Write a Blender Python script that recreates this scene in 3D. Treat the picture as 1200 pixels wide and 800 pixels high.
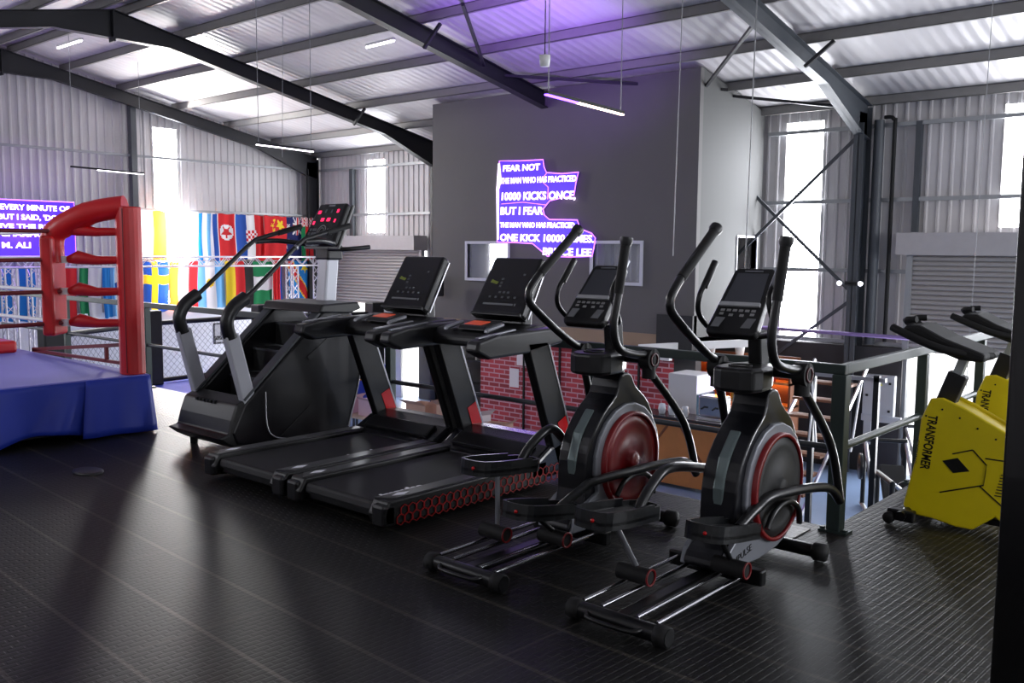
import bpy, math, random
from math import sin, cos, pi, radians
from mathutils import Vector, Matrix
random.seed(4)
for o in list(bpy.data.objects):
    bpy.data.objects.remove(o)
scene = bpy.context.scene
COL = scene.collection

# ---------------------------------------------------------------- camera
CH = 1.65
p, r, y = radians(5.70), radians(.488), radians(-41.015)
fwd = Vector((sin(y)*cos(p), cos(y)*cos(p), -sin(p)))
rt = Vector((cos(y), -sin(y), 0)); up = rt.cross(fwd)
r2 = rt*cos(r)+up*sin(r); u2 = -rt*sin(r)+up*cos(r)
cd = bpy.data.cameras.new('camera'); cam = bpy.data.objects.new('camera', cd); COL.objects.link(cam)
cd.sensor_width = 36; cd.lens = 1076/1200*36; cd.clip_end = 200; cd.clip_start = .05
m3 = Matrix((r2, u2, -fwd)).transposed()
cam.matrix_world = Matrix.Translation((0, 0, CH)) @ m3.to_4x4()
scene.camera = cam

# ---------------------------------------------------------------- light and exposure
EXPOSURE = 1.0
WORLD = 1.6
SKYPANE = 15.0
scene.view_settings.view_transform = 'Standard'
scene.view_settings.look = 'None'
scene.view_settings.gamma = 1
scene.view_settings.use_curve_mapping = False
scene.view_settings.exposure = EXPOSURE
w = bpy.data.worlds.new('sky'); scene.world = w; w.use_nodes = True
nt = w.node_tree; nt.nodes.clear()
wo = nt.nodes.new('ShaderNodeOutputWorld'); bg = nt.nodes.new('ShaderNodeBackground')
bg.inputs[0].default_value = (.97, .98, 1, 1); bg.inputs[1].default_value = WORLD
nt.links.new(bg.outputs[0], wo.inputs[0])

def area(name, loc, to, sx, sy, power, col=(1, 1, 1), spread=180):
    l = bpy.data.lights.new(name, 'AREA'); l.shape = 'RECTANGLE'; l.size = sx; l.size_y = sy
    l.energy = power; l.color = col; l.spread = radians(spread)
    o = bpy.data.objects.new(name, l); COL.objects.link(o); o.location = loc
    o.rotation_euler = (Vector(to)-Vector(loc)).to_track_quat('-Z', 'Y').to_euler(); return o
# daylight entering through the big door openings and translucent strips
area('daylight_gable_strip', (-22.3, 12.3, 3.4), (-10, 8.5, .5), .6, 3.6, 260, (1, .97, .93))
area('daylight_door_right', (-3.9, 16.8, -1.2), (-4, 5, 1.5), 2.6, 2.0, 160, (.95, .97, 1))
area('daylight_door_left', (-19.8, 16.8, -1.2), (-18, 8, 1.5), 3.4, 2.0, 160, (1, .97, .95))

# ---------------------------------------------------------------- helpers
def lin(c):
    def f(v):
        v /= 255
        return v/12.92 if v <= .04045 else ((v+.055)/1.055)**2.4
    return (f(c[0]), f(c[1]), f(c[2]), 1)
MATS = {}
def mat(name, rgb, rough=.5, metal=0, spec=.5, emit=None, es=0, noise=0, nscale=8, bump=0, bscale=60, coat=0, alpha=1, trans=0):
    if name in MATS: return MATS[name]
    m = bpy.data.materials.new(name); m.use_nodes = True; t = m.node_tree
    b = t.nodes['Principled BSDF']
    b.inputs['Base Color'].default_value = lin(rgb); b.inputs['Roughness'].default_value = rough
    b.inputs['Metallic'].default_value = metal; b.inputs['Specular IOR Level'].default_value = spec
    b.inputs['Coat Weight'].default_value = coat; b.inputs['Alpha'].default_value = alpha
    b.inputs['Transmission Weight'].default_value = trans
    if emit:
        b.inputs['Emission Color'].default_value = lin(emit); b.inputs['Emission Strength'].default_value = es
    tc = t.nodes.new('ShaderNodeTexCoord')
    if noise:
        n = t.nodes.new('ShaderNodeTexNoise'); n.inputs['Scale'].default_value = nscale; n.inputs['Detail'].default_value = 5
        t.links.new(tc.outputs['Object'], n.inputs['Vector'])
        mx = t.nodes.new('ShaderNodeMix'); mx.data_type = 'RGBA'
        c = lin(rgb)
        mx.inputs[6].default_value = tuple(max(0, v*(1-noise)) for v in c[:3])+(1,)
        mx.inputs[7].default_value = tuple(min(1, v*(1+noise)) for v in c[:3])+(1,)
        t.links.new(n.outputs['Fac'], mx.inputs[0]); t.links.new(mx.outputs[2], b.inputs['Base Color'])
    if bump:
        n = t.nodes.new('ShaderNodeTexNoise'); n.inputs['Scale'].default_value = bscale; n.inputs['Detail'].default_value = 4
        t.links.new(tc.outputs['Object'], n.inputs['Vector'])
        bp = t.nodes.new('ShaderNodeBump'); bp.inputs['Strength'].default_value = bump; bp.inputs['Distance'].default_value = .01
        t.links.new(n.outputs['Fac'], bp.inputs['Height']); t.links.new(bp.outputs[0], b.inputs['Normal'])
    MATS[name] = m; return m

BLK = mat('black_plastic', (11, 11, 13), .4, bump=.08, bscale=180)
BLK2 = mat('charcoal_plastic', (20, 20, 23), .36)
RUB = mat('black_rubber', (8, 8, 9), .7)
GLOSS = mat('gloss_black', (8, 8, 10), .22, coat=.3)
DKPAINT = mat('dark_powder_coat', (13, 13, 16), .32, .1)
SILV = mat('silver_paint', (150, 152, 158), .35, .6)
ALU = mat('brushed_aluminium', (190, 190, 196), .3, .9)
CHROME = mat('chrome', (215, 215, 220), .15, 1)
RED = mat('red_vinyl', (196, 24, 30), .38, noise=.12, nscale=5, bump=.15, bscale=14)
REDP = mat('red_gloss_paint', (210, 10, 16), .25, coat=.3)
DKRED = mat('dark_red_rope', (110, 12, 24), .5)
WHT = mat('white_paint', (225, 225, 225), .5)
STEEL = mat('grey_blue_steel_paint', (66, 70, 75), .5, noise=.15, nscale=3)
DKSTEEL = mat('dark_steel_paint', (20, 20, 26), .5, noise=.15, nscale=3)
GALV = mat('galvanised_steel', (148, 150, 152), .45, .35, noise=.12, nscale=4)
RAILG = mat('green_grey_rail_paint', (54, 66, 63), .42, .1)
YEL = mat('yellow_paint', (236, 214, 18), .35, coat=.2, noise=.05)
BLUEV = mat('blue_vinyl', (32, 56, 172), .5, noise=.15, nscale=2, bump=.25, bscale=4)
CANV = mat('violet_blue_canvas', (126, 126, 214), .6, noise=.08, nscale=2, bump=.1, bscale=60)
PLY = mat('plywood', (176, 112, 58), .6, noise=.3, nscale=3)
CARD = mat('pale_cardboard', (205, 170, 150), .8)
PAPER = mat('white_paper', (225, 220, 225), .8)

class MB:
    def __init__(s): s.v = []; s.f = []; s.mi = []; s.M = Matrix.Identity(4); s.sm = []
    def add(s, vs, fs, mi=0, smooth=False):
        n = len(s.v); s.v += [tuple(s.M @ Vector(q)) for q in vs]
        s.f += [tuple(n+i for i in f) for f in fs]; s.mi += [mi]*len(fs); s.sm += [smooth]*len(fs); return s
    def box(s, x0, x1, y0, y1, z0, z1, mi=0):
        return s.add([(x0, y0, z0), (x1, y0, z0), (x1, y1, z0), (x0, y1, z0), (x0, y0, z1), (x1, y0, z1), (x1, y1, z1), (x0, y1, z1)],
              [(0, 3, 2, 1), (4, 5, 6, 7), (0, 1, 5, 4), (1, 2, 6, 5), (2, 3, 7, 6), (3, 0, 4, 7)], mi)
    def prism(s, poly, a0, a1, axis='x', mi=0, scale1=1.0):
        """poly in the plane across the axis: axis x -> (y,z), y -> (x,z), z -> (x,y)"""
        def P(q, a):
            return {'x': (a, q[0], q[1]), 'y': (q[0], a, q[1]), 'z': (q[0], q[1], a)}[axis]
        A = sum(poly[i][0]*poly[(i+1) % len(poly)][1]-poly[(i+1) % len(poly)][0]*poly[i][1] for i in range(len(poly)))
        if (A < 0) != (axis == 'y'): poly = poly[::-1]
        n = len(poly); cx = sum(q[0] for q in poly)/n; cy = sum(q[1] for q in poly)/n
        p1 = [(cx+(q[0]-cx)*scale1, cy+(q[1]-cy)*scale1) for q in poly]
        vs = [P(q, a0) for q in poly]+[P(q, a1) for q in p1]
        fs = [tuple(range(n-1, -1, -1)), tuple(range(n, 2*n))]+[(i, (i+1) % n, n+(i+1) % n, n+i) for i in range(n)]
        return s.add(vs, fs, mi)
    def tube(s, path, rad, seg=10, mi=0, closed=False, caps=True, sq=None):
        pts = [Vector(q) for q in path]; n = len(pts)
        rs = rad if isinstance(rad, (list, tuple)) else [rad]*n
        vs = []; fs = []; prev = None
        for i, q in enumerate(pts):
            if closed: t = pts[(i+1) % n]-pts[i-1]
            else: t = pts[min(i+1, n-1)]-pts[max(i-1, 0)]
            t.normalize()
            if prev is None:
                a = Vector((0, 0, 1)) if abs(t.z) < .9 else Vector((1, 0, 0))
                u = t.cross(a).normalized()
            else: u = (prev-t*prev.dot(t)).normalized()
            prev = u; v = t.cross(u)
            for k in range(seg):
                an = 2*pi*(k+.5)/seg
                vs.append(q+u*cos(an)*rs[i]+v*sin(an)*rs[i]*(sq or 1))
        m = n if closed else n-1
        for i in range(m):
            for k in range(seg):
                a = i*seg+k; b = i*seg+(k+1) % seg; c = ((i+1) % n)*seg+(k+1) % seg; d = ((i+1) % n)*seg+k
                fs.append((a, b, c, d))
        s.add(vs, fs, mi, seg > 5)
        if caps and not closed:
            s.add(vs[:seg], [tuple(range(seg-1, -1, -1))], mi); s.add(vs[-seg:], [tuple(range(seg))], mi)
        return s
    def bar(s, a, b, w, h, mi=0):
        """rectangular bar from a to b, w across (horizontal), h tall"""
        a = Vector(a); b = Vector(b); t = (b-a).normalized()
        z = Vector((0, 0, 1)) if abs(t.z) < .95 else Vector((0, 1, 0))
        u = t.cross(z).normalized()*w/2; v = u.cross(t).normalized()*h/2
        vs = [a-u-v, a+u-v, a+u+v, a-u+v, b-u-v, b+u-v, b+u+v, b-u+v]
        return s.add(vs, [(0, 1, 2, 3), (7, 6, 5, 4), (0, 4, 5, 1), (1, 5, 6, 2), (2, 6, 7, 3), (3, 7, 4, 0)], mi)
    def lathe(s, prof, c=(0, 0, 0), axis='z', seg=24, mi=0, cap=True, loop=False):
        if loop: prof = list(prof)+[prof[0]]; cap = False
        c = Vector(c); vs = []; n = len(prof)
        for (rr, h) in prof:
            for k in range(seg):
                a = 2*pi*k/seg; x, yv = rr*cos(a), rr*sin(a)
                q = {'z': (x, yv, h), 'x': (h, x, yv), 'y': (yv, h, x)}[axis]
                vs.append(c+Vector(q))
        fs = [(i*seg+k, i*seg+(k+1) % seg, (i+1)*seg+(k+1) % seg, (i+1)*seg+k) for i in range(n-1) for k in range(seg)]
        s.add(vs, fs, mi, True)
        if cap and prof[0][0] > 0: s.add(vs[:seg], [tuple(range(seg-1, -1, -1))], mi)
        if cap and prof[-1][0] > 0: s.add(vs[-seg:], [tuple(range(seg))], mi)
        return s
    def build(s, name, mats, parent=None, bevel=0, bs=2, subd=0):
        me = bpy.data.meshes.new(name); me.from_pydata(s.v, [], s.f)
        if not isinstance(mats, (list, tuple)): mats = [mats]
        for m in mats: me.materials.append(m)
        me.polygons.foreach_set('material_index', s.mi); me.polygons.foreach_set('use_smooth', s.sm)
        me.validate(); me.update()
        o = bpy.data.objects.new(name, me); COL.objects.link(o)
        if parent: o.parent = parent
        if bevel:
            b = o.modifiers.new('bevel', 'BEVEL'); b.width = bevel; b.segments = bs; b.limit_method = 'ANGLE'; b.angle_limit = radians(35)
        if subd:
            b = o.modifiers.new('sub', 'SUBSURF'); b.levels = subd; b.render_levels = subd
        return o
def spl(pts, n=6, closed=False):
    P = [Vector(q) for q in pts]; N = len(P); out = []
    rng = N if closed else N-1
    for i in range(rng):
        if closed: a, b, c, d = P[i-1], P[i], P[(i+1) % N], P[(i+2) % N]
        else: a, b, c, d = P[max(i-1, 0)], P[i], P[i+1], P[min(i+2, N-1)]
        for k in range(n):
            t = k/n
            out.append(.5*((2*b)+(c-a)*t+(2*a-5*b+4*c-d)*t*t+(3*b-a-3*c+d)*t**3))
    if not closed: out.append(P[-1])
    return out
def empty(name, loc, rz=0, label=None, cat=None, group=None):
    o = bpy.data.objects.new(name, None); COL.objects.link(o); o.location = loc; o.rotation_euler = (0, 0, rz)
    o.empty_display_size = .1
    tag(o, label, cat, group); return o
def tag(o, label=None, cat=None, group=None, kind=None):
    if label: o['label'] = label
    if cat: o['category'] = cat
    if group: o['group'] = group
    if kind: o['kind'] = kind
    return o
def struct(o, label=None):
    o['kind'] = 'structure'
    if label: o['label'] = label
    return o
def kids(o): return [c for c in bpy.data.objects if c.parent == o]
def copy_tree(o, parent=None):
    c = o.copy(); COL.objects.link(c)
    if parent: c.parent = parent
    for k in kids(o):
        if k != c: copy_tree(k, c)
    return c
def text(name, s, size, m, parent=None, M=None, depth=.002, align='LEFT', shear=0, sx=1.0, width=None, bold=0, space=1.0):
    cu = bpy.data.curves.new(name, 'FONT'); cu.body = s; cu.size = size; cu.extrude = depth; cu.align_x = align
    cu.shear = shear; cu.offset = bold; cu.space_character = space; cu.resolution_u = 3
    t = bpy.data.objects.new('tmp_text', cu); COL.objects.link(t)
    bpy.context.view_layer.update()
    dg = bpy.context.evaluated_depsgraph_get()
    me = bpy.data.meshes.new_from_object(t.evaluated_get(dg)); me.name = name
    bpy.data.objects.remove(t)
    xs = [v.co.x for v in me.vertices]
    if width and xs:
        k = width/(max(xs)-min(xs))
        for v in me.vertices: v.co.x *= k
    me.materials.clear(); me.materials.append(m)
    o = bpy.data.objects.new(name, me); COL.objects.link(o)
    if parent: o.parent = parent
    if M is not None: o.matrix_local = M
    return o
def frame(o, ux, uy):
    """matrix: local x -> ux, local y -> uy, z = normal, at origin o"""
    ux = Vector(ux).normalized(); uy = Vector(uy); uz = ux.cross(uy).normalized(); uy = uz.cross(ux)
    M = Matrix((ux, uy, uz)).transposed().to_4x4(); M.translation = Vector(o); return M

# ================================================================ THE BUILDING
X0, X1 = -22.6, 6.0          # gable wall, right end
YW, YR, YF = 17.0, 8.3, -.9  # long wall, ridge, near eave
LOW = -2.35                  # ground floor
def rz(yy): return 6.0-.2*abs(yy-YR)        # top of rafters

# --- mezzanine rubber floor
def floor_mat():
    m = bpy.data.materials.new('black_rubber_mat_tiles'); m.use_nodes = True; t = m.node_tree; b = t.nodes['Principled BSDF']
    tc = t.nodes.new('ShaderNodeTexCoord'); mp = t.nodes.new('ShaderNodeMapping')
    mp.inputs['Rotation'].default_value = (0, 0, radians(3)); t.links.new(tc.outputs['Object'], mp.inputs[0])
    def math(op, a, b_=None, c=None):
        n = t.nodes.new('ShaderNodeMath'); n.operation = op
        for i, v in enumerate((a, b_, c)):
            if v is None: continue
            if isinstance(v, (int, float)): n.inputs[i].default_value = v
            else: t.links.new(v, n.inputs[i])
        return n.outputs[0]
    sp = t.nodes.new('ShaderNodeSeparateXYZ'); t.links.new(mp.outputs[0], sp.inputs[0])
    def seam(ax, pitch, off, wd):
        a = math('ADD', ax, off); a = math('DIVIDE', a, pitch); a = math('FRACT', a)
        a = math('SUBTRACT', a, .5); a = math('ABSOLUTE', a); return math('GREATER_THAN', a, .5-wd/pitch/2)
    s1 = seam(sp.outputs[1], .37, .02, .022); s2 = seam(sp.outputs[0], 1.11, .3, .012)
    s = math('MAXIMUM', s1, math('MULTIPLY', s2, .6))
    # raised dashes
    br = t.nodes.new('ShaderNodeTexBrick'); t.links.new(mp.outputs[0], br.inputs[0])
    mp2 = t.nodes.new('ShaderNodeMapping'); mp2.inputs['Rotation'].default_value = (0, 0, radians(3+90)); t.links.new(tc.outputs['Object'], mp2.inputs[0])
    t.links.new(mp2.outputs[0], br.inputs[0])
    br.inputs['Scale'].default_value = 1; br.inputs['Brick Width'].default_value = .075; br.inputs['Row Height'].default_value = .037
    br.inputs['Mortar Size'].default_value = .007; br.inputs['Mortar Smooth'].default_value = .4
    n = t.nodes.new('ShaderNodeTexNoise'); n.inputs['Scale'].default_value = 1.3; n.inputs['Detail'].default_value = 6
    t.links.new(tc.outputs['Object'], n.inputs['Vector'])
    mx = t.nodes.new('ShaderNodeMix'); mx.data_type = 'RGBA'; mx.inputs[6].default_value = lin((17, 17, 17)); mx.inputs[7].default_value = lin((30, 29, 28))
    t.links.new(n.outputs['Fac'], mx.inputs[0])
    m2 = t.nodes.new('ShaderNodeMix'); m2.data_type = 'RGBA'; m2.inputs[7].default_value = lin((76, 72, 65))
    t.links.new(mx.outputs[2], m2.inputs[6]); t.links.new(math('MULTIPLY', s, .6), m2.inputs[0])
    t.links.new(m2.outputs[2], b.inputs['Base Color'])
    h = math('ADD', math('MULTIPLY', br.outputs['Fac'], -1), math('MULTIPLY', s, .3))
    bp = t.nodes.new('ShaderNodeBump'); bp.inputs['Strength'].default_value = .65; bp.inputs['Distance'].default_value = .008
    t.links.new(h, bp.inputs['Height']); t.links.new(bp.outputs[0], b.inputs['Normal'])
    b.inputs['Roughness'].default_value = .46; b.inputs['Specular IOR Level'].default_value = .24
    return m
FM = floor_mat()
RX, RY = -2.04, 5.29
mb = MB(); mb.box(X0, RX-.04, YF-.6, RY+.06, -.22, 0); mb.box(RX-.04, X1, YF-.6, 9.6, -.22, 0)
struct(mb.build('floor', FM))
LFM = mat('blue_grey_lower_floor', (118, 138, 170), .35, noise=.2, nscale=1.2)
mb = MB(); mb.box(X0, X1, YF, YW, LOW-.1, LOW)
struct(mb.build('floor_lower', LFM))
# plate at the railing foot, lighter worn metal landing strip
tag(MB().box(-2.75, -2.16, 4.95, 5.22, .001, .006).build('threshold_plate', mat('worn_tread_plate', (120, 118, 116), .45, .3, bump=.6, bscale=40)), 'worn grey tread plate on the floor at the foot of the corner rail post', 'floor plate')

# --- corrugated walls
SHEET = mat('galvanised_wall_sheet', (190, 187, 188), .6, .1, noise=.1, nscale=2)
def corrug(a0, a1, fn, holes, pitch=.2, dep=.024, zlo=LOW):
    """ribbed sheet: runs along a from a0 to a1; holes = [(a_from, a_to, z_from, z_to)]; fn(a, off, z)->xyz; rib profile"""
    mb = MB(); prof = [(0, 0), (.62, 0), (.72, 1), (.9, 1)]
    cuts = sorted(set([a0, a1]+[h for q in holes for h in q[:2]]))
    xs = []
    k = math.floor(a0/pitch)
    while k*pitch < a1:
        for (u, d) in prof: xs.append(((k+u)*pitch, d*dep))
        k += 1
    def off(a):
        f = (a/pitch) % 1; pr = prof+[(1, 0)]
        for (u0, d0), (u1, d1) in zip(pr, pr[1:]):
            if u0 <= f <= u1: return (d0+(d1-d0)*(f-u0)/max(1e-6, u1-u0))*dep
        return 0
    aa = sorted(set([round(x, 4) for x, _ in xs if a0 <= x <= a1]+cuts))
    for i in range(len(aa)-1):
        c = (aa[i]+aa[i+1])/2; top0 = ztop(fn, aa[i]); top1 = ztop(fn, aa[i+1])
        spans = [(zlo, None)]
        for (h0, h1, z0, z1) in holes:
            if h0 < c < h1:
                new = []
                for (q0, q1) in spans:
                    e = 99 if q1 is None else q1
                    if z0 > q0: new.append((q0, min(z0, e)))
                    if z1 < e: new.append((max(z1, q0), q1))
                    if z0 >= e or z1 <= q0: new = new[:-2]+[(q0, q1)] if z0 > q0 and z1 < e else new[:-1]+[(q0, q1)]
                spans = [q for q in new if q[1] is None or q[1] > q[0]+1e-4]
        for (q0, q1) in spans:
            mb.add([fn(aa[i], off(aa[i]), q0), fn(aa[i+1], off(aa[i+1]), q0), fn(aa[i+1], off(aa[i+1]), top1 if q1 is None else q1), fn(aa[i], off(aa[i]), top0 if q1 is None else q1)], [(0, 1, 2, 3)])
    return mb
def ztop(fn, a):
    q = fn(a, 0, 0)
    return rz(q[1])+.16
DL0, DL1 = -21.8, -17.9     # left roller door
DR0, DR1 = -5.4, -2.2       # right roller door
holesW = [(-20.34, -19.6, 2.1, 4.12), (-7.88, -7.14, -.04, 4.12), (-4.05, -3.3, 2.1, 4.12), (-.6, .14, -.04, 4.12), (3, 3.74, -.04, 4.12), (DL0, DL1, LOW, 1.6), (DR0, DR1, LOW, 1.6)]  # strips beyond the right of the view are added to brighten the hall
struct(corrug(X0, X1, lambda a, o, z: (a, YW+.1-o, z), holesW).build('wall_back', SHEET))
holesG = [(12.0, 12.65, .2, 4.7), (1.2, 1.85, .2, 4.2)]
struct(corrug(YF, YW, lambda a, o, z: (X0-.1+o, a, z), holesG).build('wall_left', SHEET))
# dark block plinth on the long wall (below the sheets)
DKW = mat('dark_plinth_paint', (52, 50, 52), .7, noise=.15, nscale=2)
mb = MB(); mb.box(DL1, DR0, YW-.22, YW+.02, LOW, -.05); mb.box(DR1, X1, YW-.22, YW+.02, LOW, -.05); mb.box(X0, DL0, YW-.22, YW+.02, LOW, -.05)
struct(mb.build('wall_plinth', DKW))
mb = MB().box(X0+.02, X0+.2, YF, YW, LOW, .02)
struct(mb.build('wall_plinth_left', mat('white_wall_paint', (222, 224, 230), .7)))
# translucent strips
PANE = mat('backlit_translucent_sheet', (235, 238, 240), .6, emit=(245, 248, 255), es=SKYPANE)
def pane(n, pts): 
    mb = MB(); mb.add(pts, [(0, 1, 2, 3)]); return struct(mb.build('window_%d' % n, PANE))
k = 1
for (a, b, z0, z1) in holesW[:5]:
    pane(k, [(a, YW+.13, z0), (b, YW+.13, z0), (b, YW+.13, z1), (a, YW+.13, z1)]); k += 1
for (a, b, z0, z1) in holesG:
    pane(k, [(X0-.13, a, z0), (X0-.13, b, z0), (X0-.13, b, z1), (X0-.13, a, z1)]); k += 1

# --- roof
def roof_mat():
    m = bpy.data.materials.new('silver_foil_roof_lining'); m.use_nodes = True; t = m.node_tree; b = t.nodes['Principled BSDF']
    b.inputs['Roughness'].default_value = .5; b.inputs['Metallic'].default_value = .2
    tc = t.nodes.new('ShaderNodeTexCoord')
    wv = t.nodes.new('ShaderNodeTexWave'); wv.bands_direction = 'X'; wv.inputs['Scale'].default_value = 1.55; wv.inputs['Distortion'].default_value = .6; wv.inputs['Detail'].default_value = 1
    t.links.new(tc.outputs['Object'], wv.inputs[0])
    n = t.nodes.new('ShaderNodeTexNoise'); n.inputs['Scale'].default_value = 1.1; n.inputs['Detail'].default_value = 4
    mp = t.nodes.new('ShaderNodeMapping'); mp.inputs['Scale'].default_value = (1.6, .35, 1); t.links.new(tc.outputs['Object'], mp.inputs[0]); t.links.new(mp.outputs[0], n.inputs['Vector'])
    mx = t.nodes.new('ShaderNodeMix'); mx.data_type = 'RGBA'; mx.inputs[6].default_value = lin((172, 168, 172)); mx.inputs[7].default_value = lin((216, 213, 212)); t.links.new(n.outputs['Fac'], mx.inputs[0])
    t.links.new(mx.outputs[2], b.inputs['Base Color'])
    ad = t.nodes.new('ShaderNodeMath'); ad.operation = 'ADD'; t.links.new(wv.outputs['Fac'], ad.inputs[0]); t.links.new(n.outputs['Fac'], ad.inputs[1])
    bp = t.nodes.new('ShaderNodeBump'); bp.inputs['Strength'].default_value = .35; bp.inputs['Distance'].default_value = .03
    t.links.new(ad.outputs[0], bp.inputs['Height']); t.links.new(bp.outputs[0], b.inputs['Normal']); return m
ROOFM = roof_mat()
mb = MB()
for ya, yb in ((YF, YR), (YR, YW+.1)):
    mb.prism([(ya, rz(ya)+.16), (yb, rz(yb)+.16), (yb, rz(yb)+.2), (ya, rz(ya)+.2)], X0-.1, X1, 'x')
struct(mb.build('ceiling', ROOFM))
# purlins (each its own)
PURL = mat('purlin_paint', (124, 122, 120), .5, .1, noise=.1)
tn = 1
for yy in (16.9, 15.5, 14.0, 12.5, 11.05, 9.7, 8.55, 8.05, 6.9, 5.5, 4.1, 2.7, 1.3, -.1):
    z = rz(yy)
    mb = MB(); mb.box(X0, X1, yy-.03, yy-.022, z, z+.16); mb.box(X0, X1, yy-.03, yy+.035, z+.152, z+.16); mb.box(X0, X1, yy-.03, yy+.035, z, z+.008); mb.box(X0, X1, yy+.028, yy+.035, z, z+.03)
    struct(mb.build('trim_%d' % tn, PURL), 'grey roof purlin'); tn += 1
# portal frames
FRX = [-22.35, -17.1, -11.8, -6.26, -.8]
def ibeam(mb, path, depth_fn, wd=.17):
    pass
for i, fx in enumerate(FRX):
    mb = MB(); wd = .09 if i else .06
    for sgn in (1, -1):
        yE = YW-.12 if sgn > 0 else YF+.12
        # stations from ridge to eave: (dist from ridge, depth)
        L = abs(yE-YR)
        st = [(0, .52), (1.1, .30), (L-2.0, .30), (L-.35, .62), (L, .62)]
        tp = [(YR+sgn*d, rz(YR+sgn*d)) for d, _ in st]; bt = [(YR+sgn*d, rz(YR+sgn*d)-h) for d, h in st]
        mb.prism(tp+bt[::-1], fx-.007, fx+.007, 'x')
        for a, b in zip(tp, tp[1:]): mb.add([(fx-wd, a[0], a[1]), (fx+wd, a[0], a[1]), (fx+wd, b[0], b[1]), (fx-wd, b[0], b[1]), (fx-wd, a[0], a[1]-.014), (fx+wd, a[0], a[1]-.014), (fx+wd, b[0], b[1]-.014), (fx-wd, b[0], b[1]-.014)], [(0, 1, 2, 3), (7, 6, 5, 4), (0, 3, 7, 4), (1, 5, 6, 2)])
        for a, b in zip(bt, bt[1:]): mb.add([(fx-wd, a[0], a[1]), (fx+wd, a[0], a[1]), (fx+wd, b[0], b[1]), (fx-wd, b[0], b[1]), (fx-wd, a[0], a[1]+.014), (fx+wd, a[0], a[1]+.014), (fx+wd, b[0], b[1]+.014), (fx-wd, b[0], b[1]+.014)], [(0, 1, 2, 3), (7, 6, 5, 4), (0, 3, 7, 4), (1, 5, 6, 2)])
    mb.box(fx-wd-.01, fx+wd+.01, YR-.018, YR+.018, rz(YR)-.58, rz(YR)+.0)
    struct(mb.build('trim_%d' % tn, DKSTEEL if i < 3 else STEEL), 'steel rafter of a portal frame'); tn += 1
    mb = MB(); yc = YW-.1; ztopc = rz(YW)-.02
    mb.box(fx-wd, fx+wd, yc-.38, yc-.365, LOW, ztopc-.3); mb.box(fx-wd, fx+wd, yc-.015, yc, LOW, ztopc); mb.box(fx-.007, fx+.007, yc-.38, yc, LOW, ztopc-.1)
    struct(mb.build('trim_%d' % tn, DKSTEEL if i < 3 else STEEL), 'steel column of a portal frame'); tn += 1
# girts along the long wall
for z in (3.92, 2.6, 1.32, .0):
    for a, b in ((X0, DL0 if z < 1.6 else -15), (-8.2, DR0 if z < 2.05 and z < 1.6 else X1)):
        struct(MB().box(a, b, YW-.04, YW+.03, z-.035, z+.035).build('trim_%d' % tn, GALV), 'horizontal wall girt'); tn += 1
    if z > 0:
        struct(MB().box(X0+.02, X0+.09, YF, YW, z-.03, z+.03).build('trim_%d' % tn, GALV), 'horizontal gable girt'); tn += 1
# gable posts
for yy in (11.35, 5.2):
    struct(MB().box(X0+.0, X0+.18, yy-.07, yy+.07, LOW, rz(yy)-.1).build('trim_%d' % tn, STEEL), 'gable wind post'); tn += 1
# small mullions and cross bracing
struct(MB().box(-5.42, -5.32, YW-.06, YW+.04, 2.02, 3.95).build('trim_%d' % tn, STEEL)); tn += 1
struct(MB().box(-20.95, -20.8, YW-.06, YW+.04, 1.6, 3.9).build('trim_%d' % tn, STEEL)); tn += 1
for a, b in (((-6.4, YW-.25, 3.7), (-11.0, YW-.25, -.6)), ((-6.4, YW-.2, .95), (-11.0, YW-.2, 5.2)), ((-6.4, YW-.25, .75), (-8.9, YW-.25, -1.2))):
    a = Vector(a); b = Vector(b)
    if b.z > 4: b = a+(b-a)*.74
    struct(MB().bar(a, b, .03, .06).build('trim_%d' % tn, STEEL), 'wall cross brace'); tn += 1
# roof bracing angles
for a, b in (((-12.0, 13.2, 4.95), (-8.2, 15.3, 4.55)), ((-6.3, 12.6, 5.0), (-8.3, 14.7, 4.55)), ((-11.7, 12.6, 5.0), (-10.3, 10.6, 5.45)), ((-8.3, 15.7, 4.5), (-6.3, 16.6, 4.2)), ((-6.15, 13.9, 4.5), (-5.7, 13.9, 4.83)), ((-11.7, 11.1, 5.05), (-11.3, 11.1, 5.4)), ((-17.0, 13.9, 4.5), (-16.6, 13.9, 4.83))):
    struct(MB().bar(a, b, .05, .05).build('trim_%d' % tn, DKSTEEL), 'roof bracing angle'); tn += 1
# downpipe and conduit on the long wall
tag(MB().tube(spl([(-5.95, YW-.1, 4.05), (-5.78, YW-.12, 4.0), (-5.76, YW-.12, 3.6), (-5.76, YW-.12, .05)], 4), .035, 8).build('drain_pipe', RUB), 'thin black drain pipe running down the long wall beside the grey steel column', 'pipe')
tag(MB().tube([(-6.02, YW-.15, 4.0), (-6.02, YW-.15, .0)], .09, 14).build('round_downpipe', STEEL), 'thick grey round downpipe right behind the steel column', 'pipe')

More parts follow.
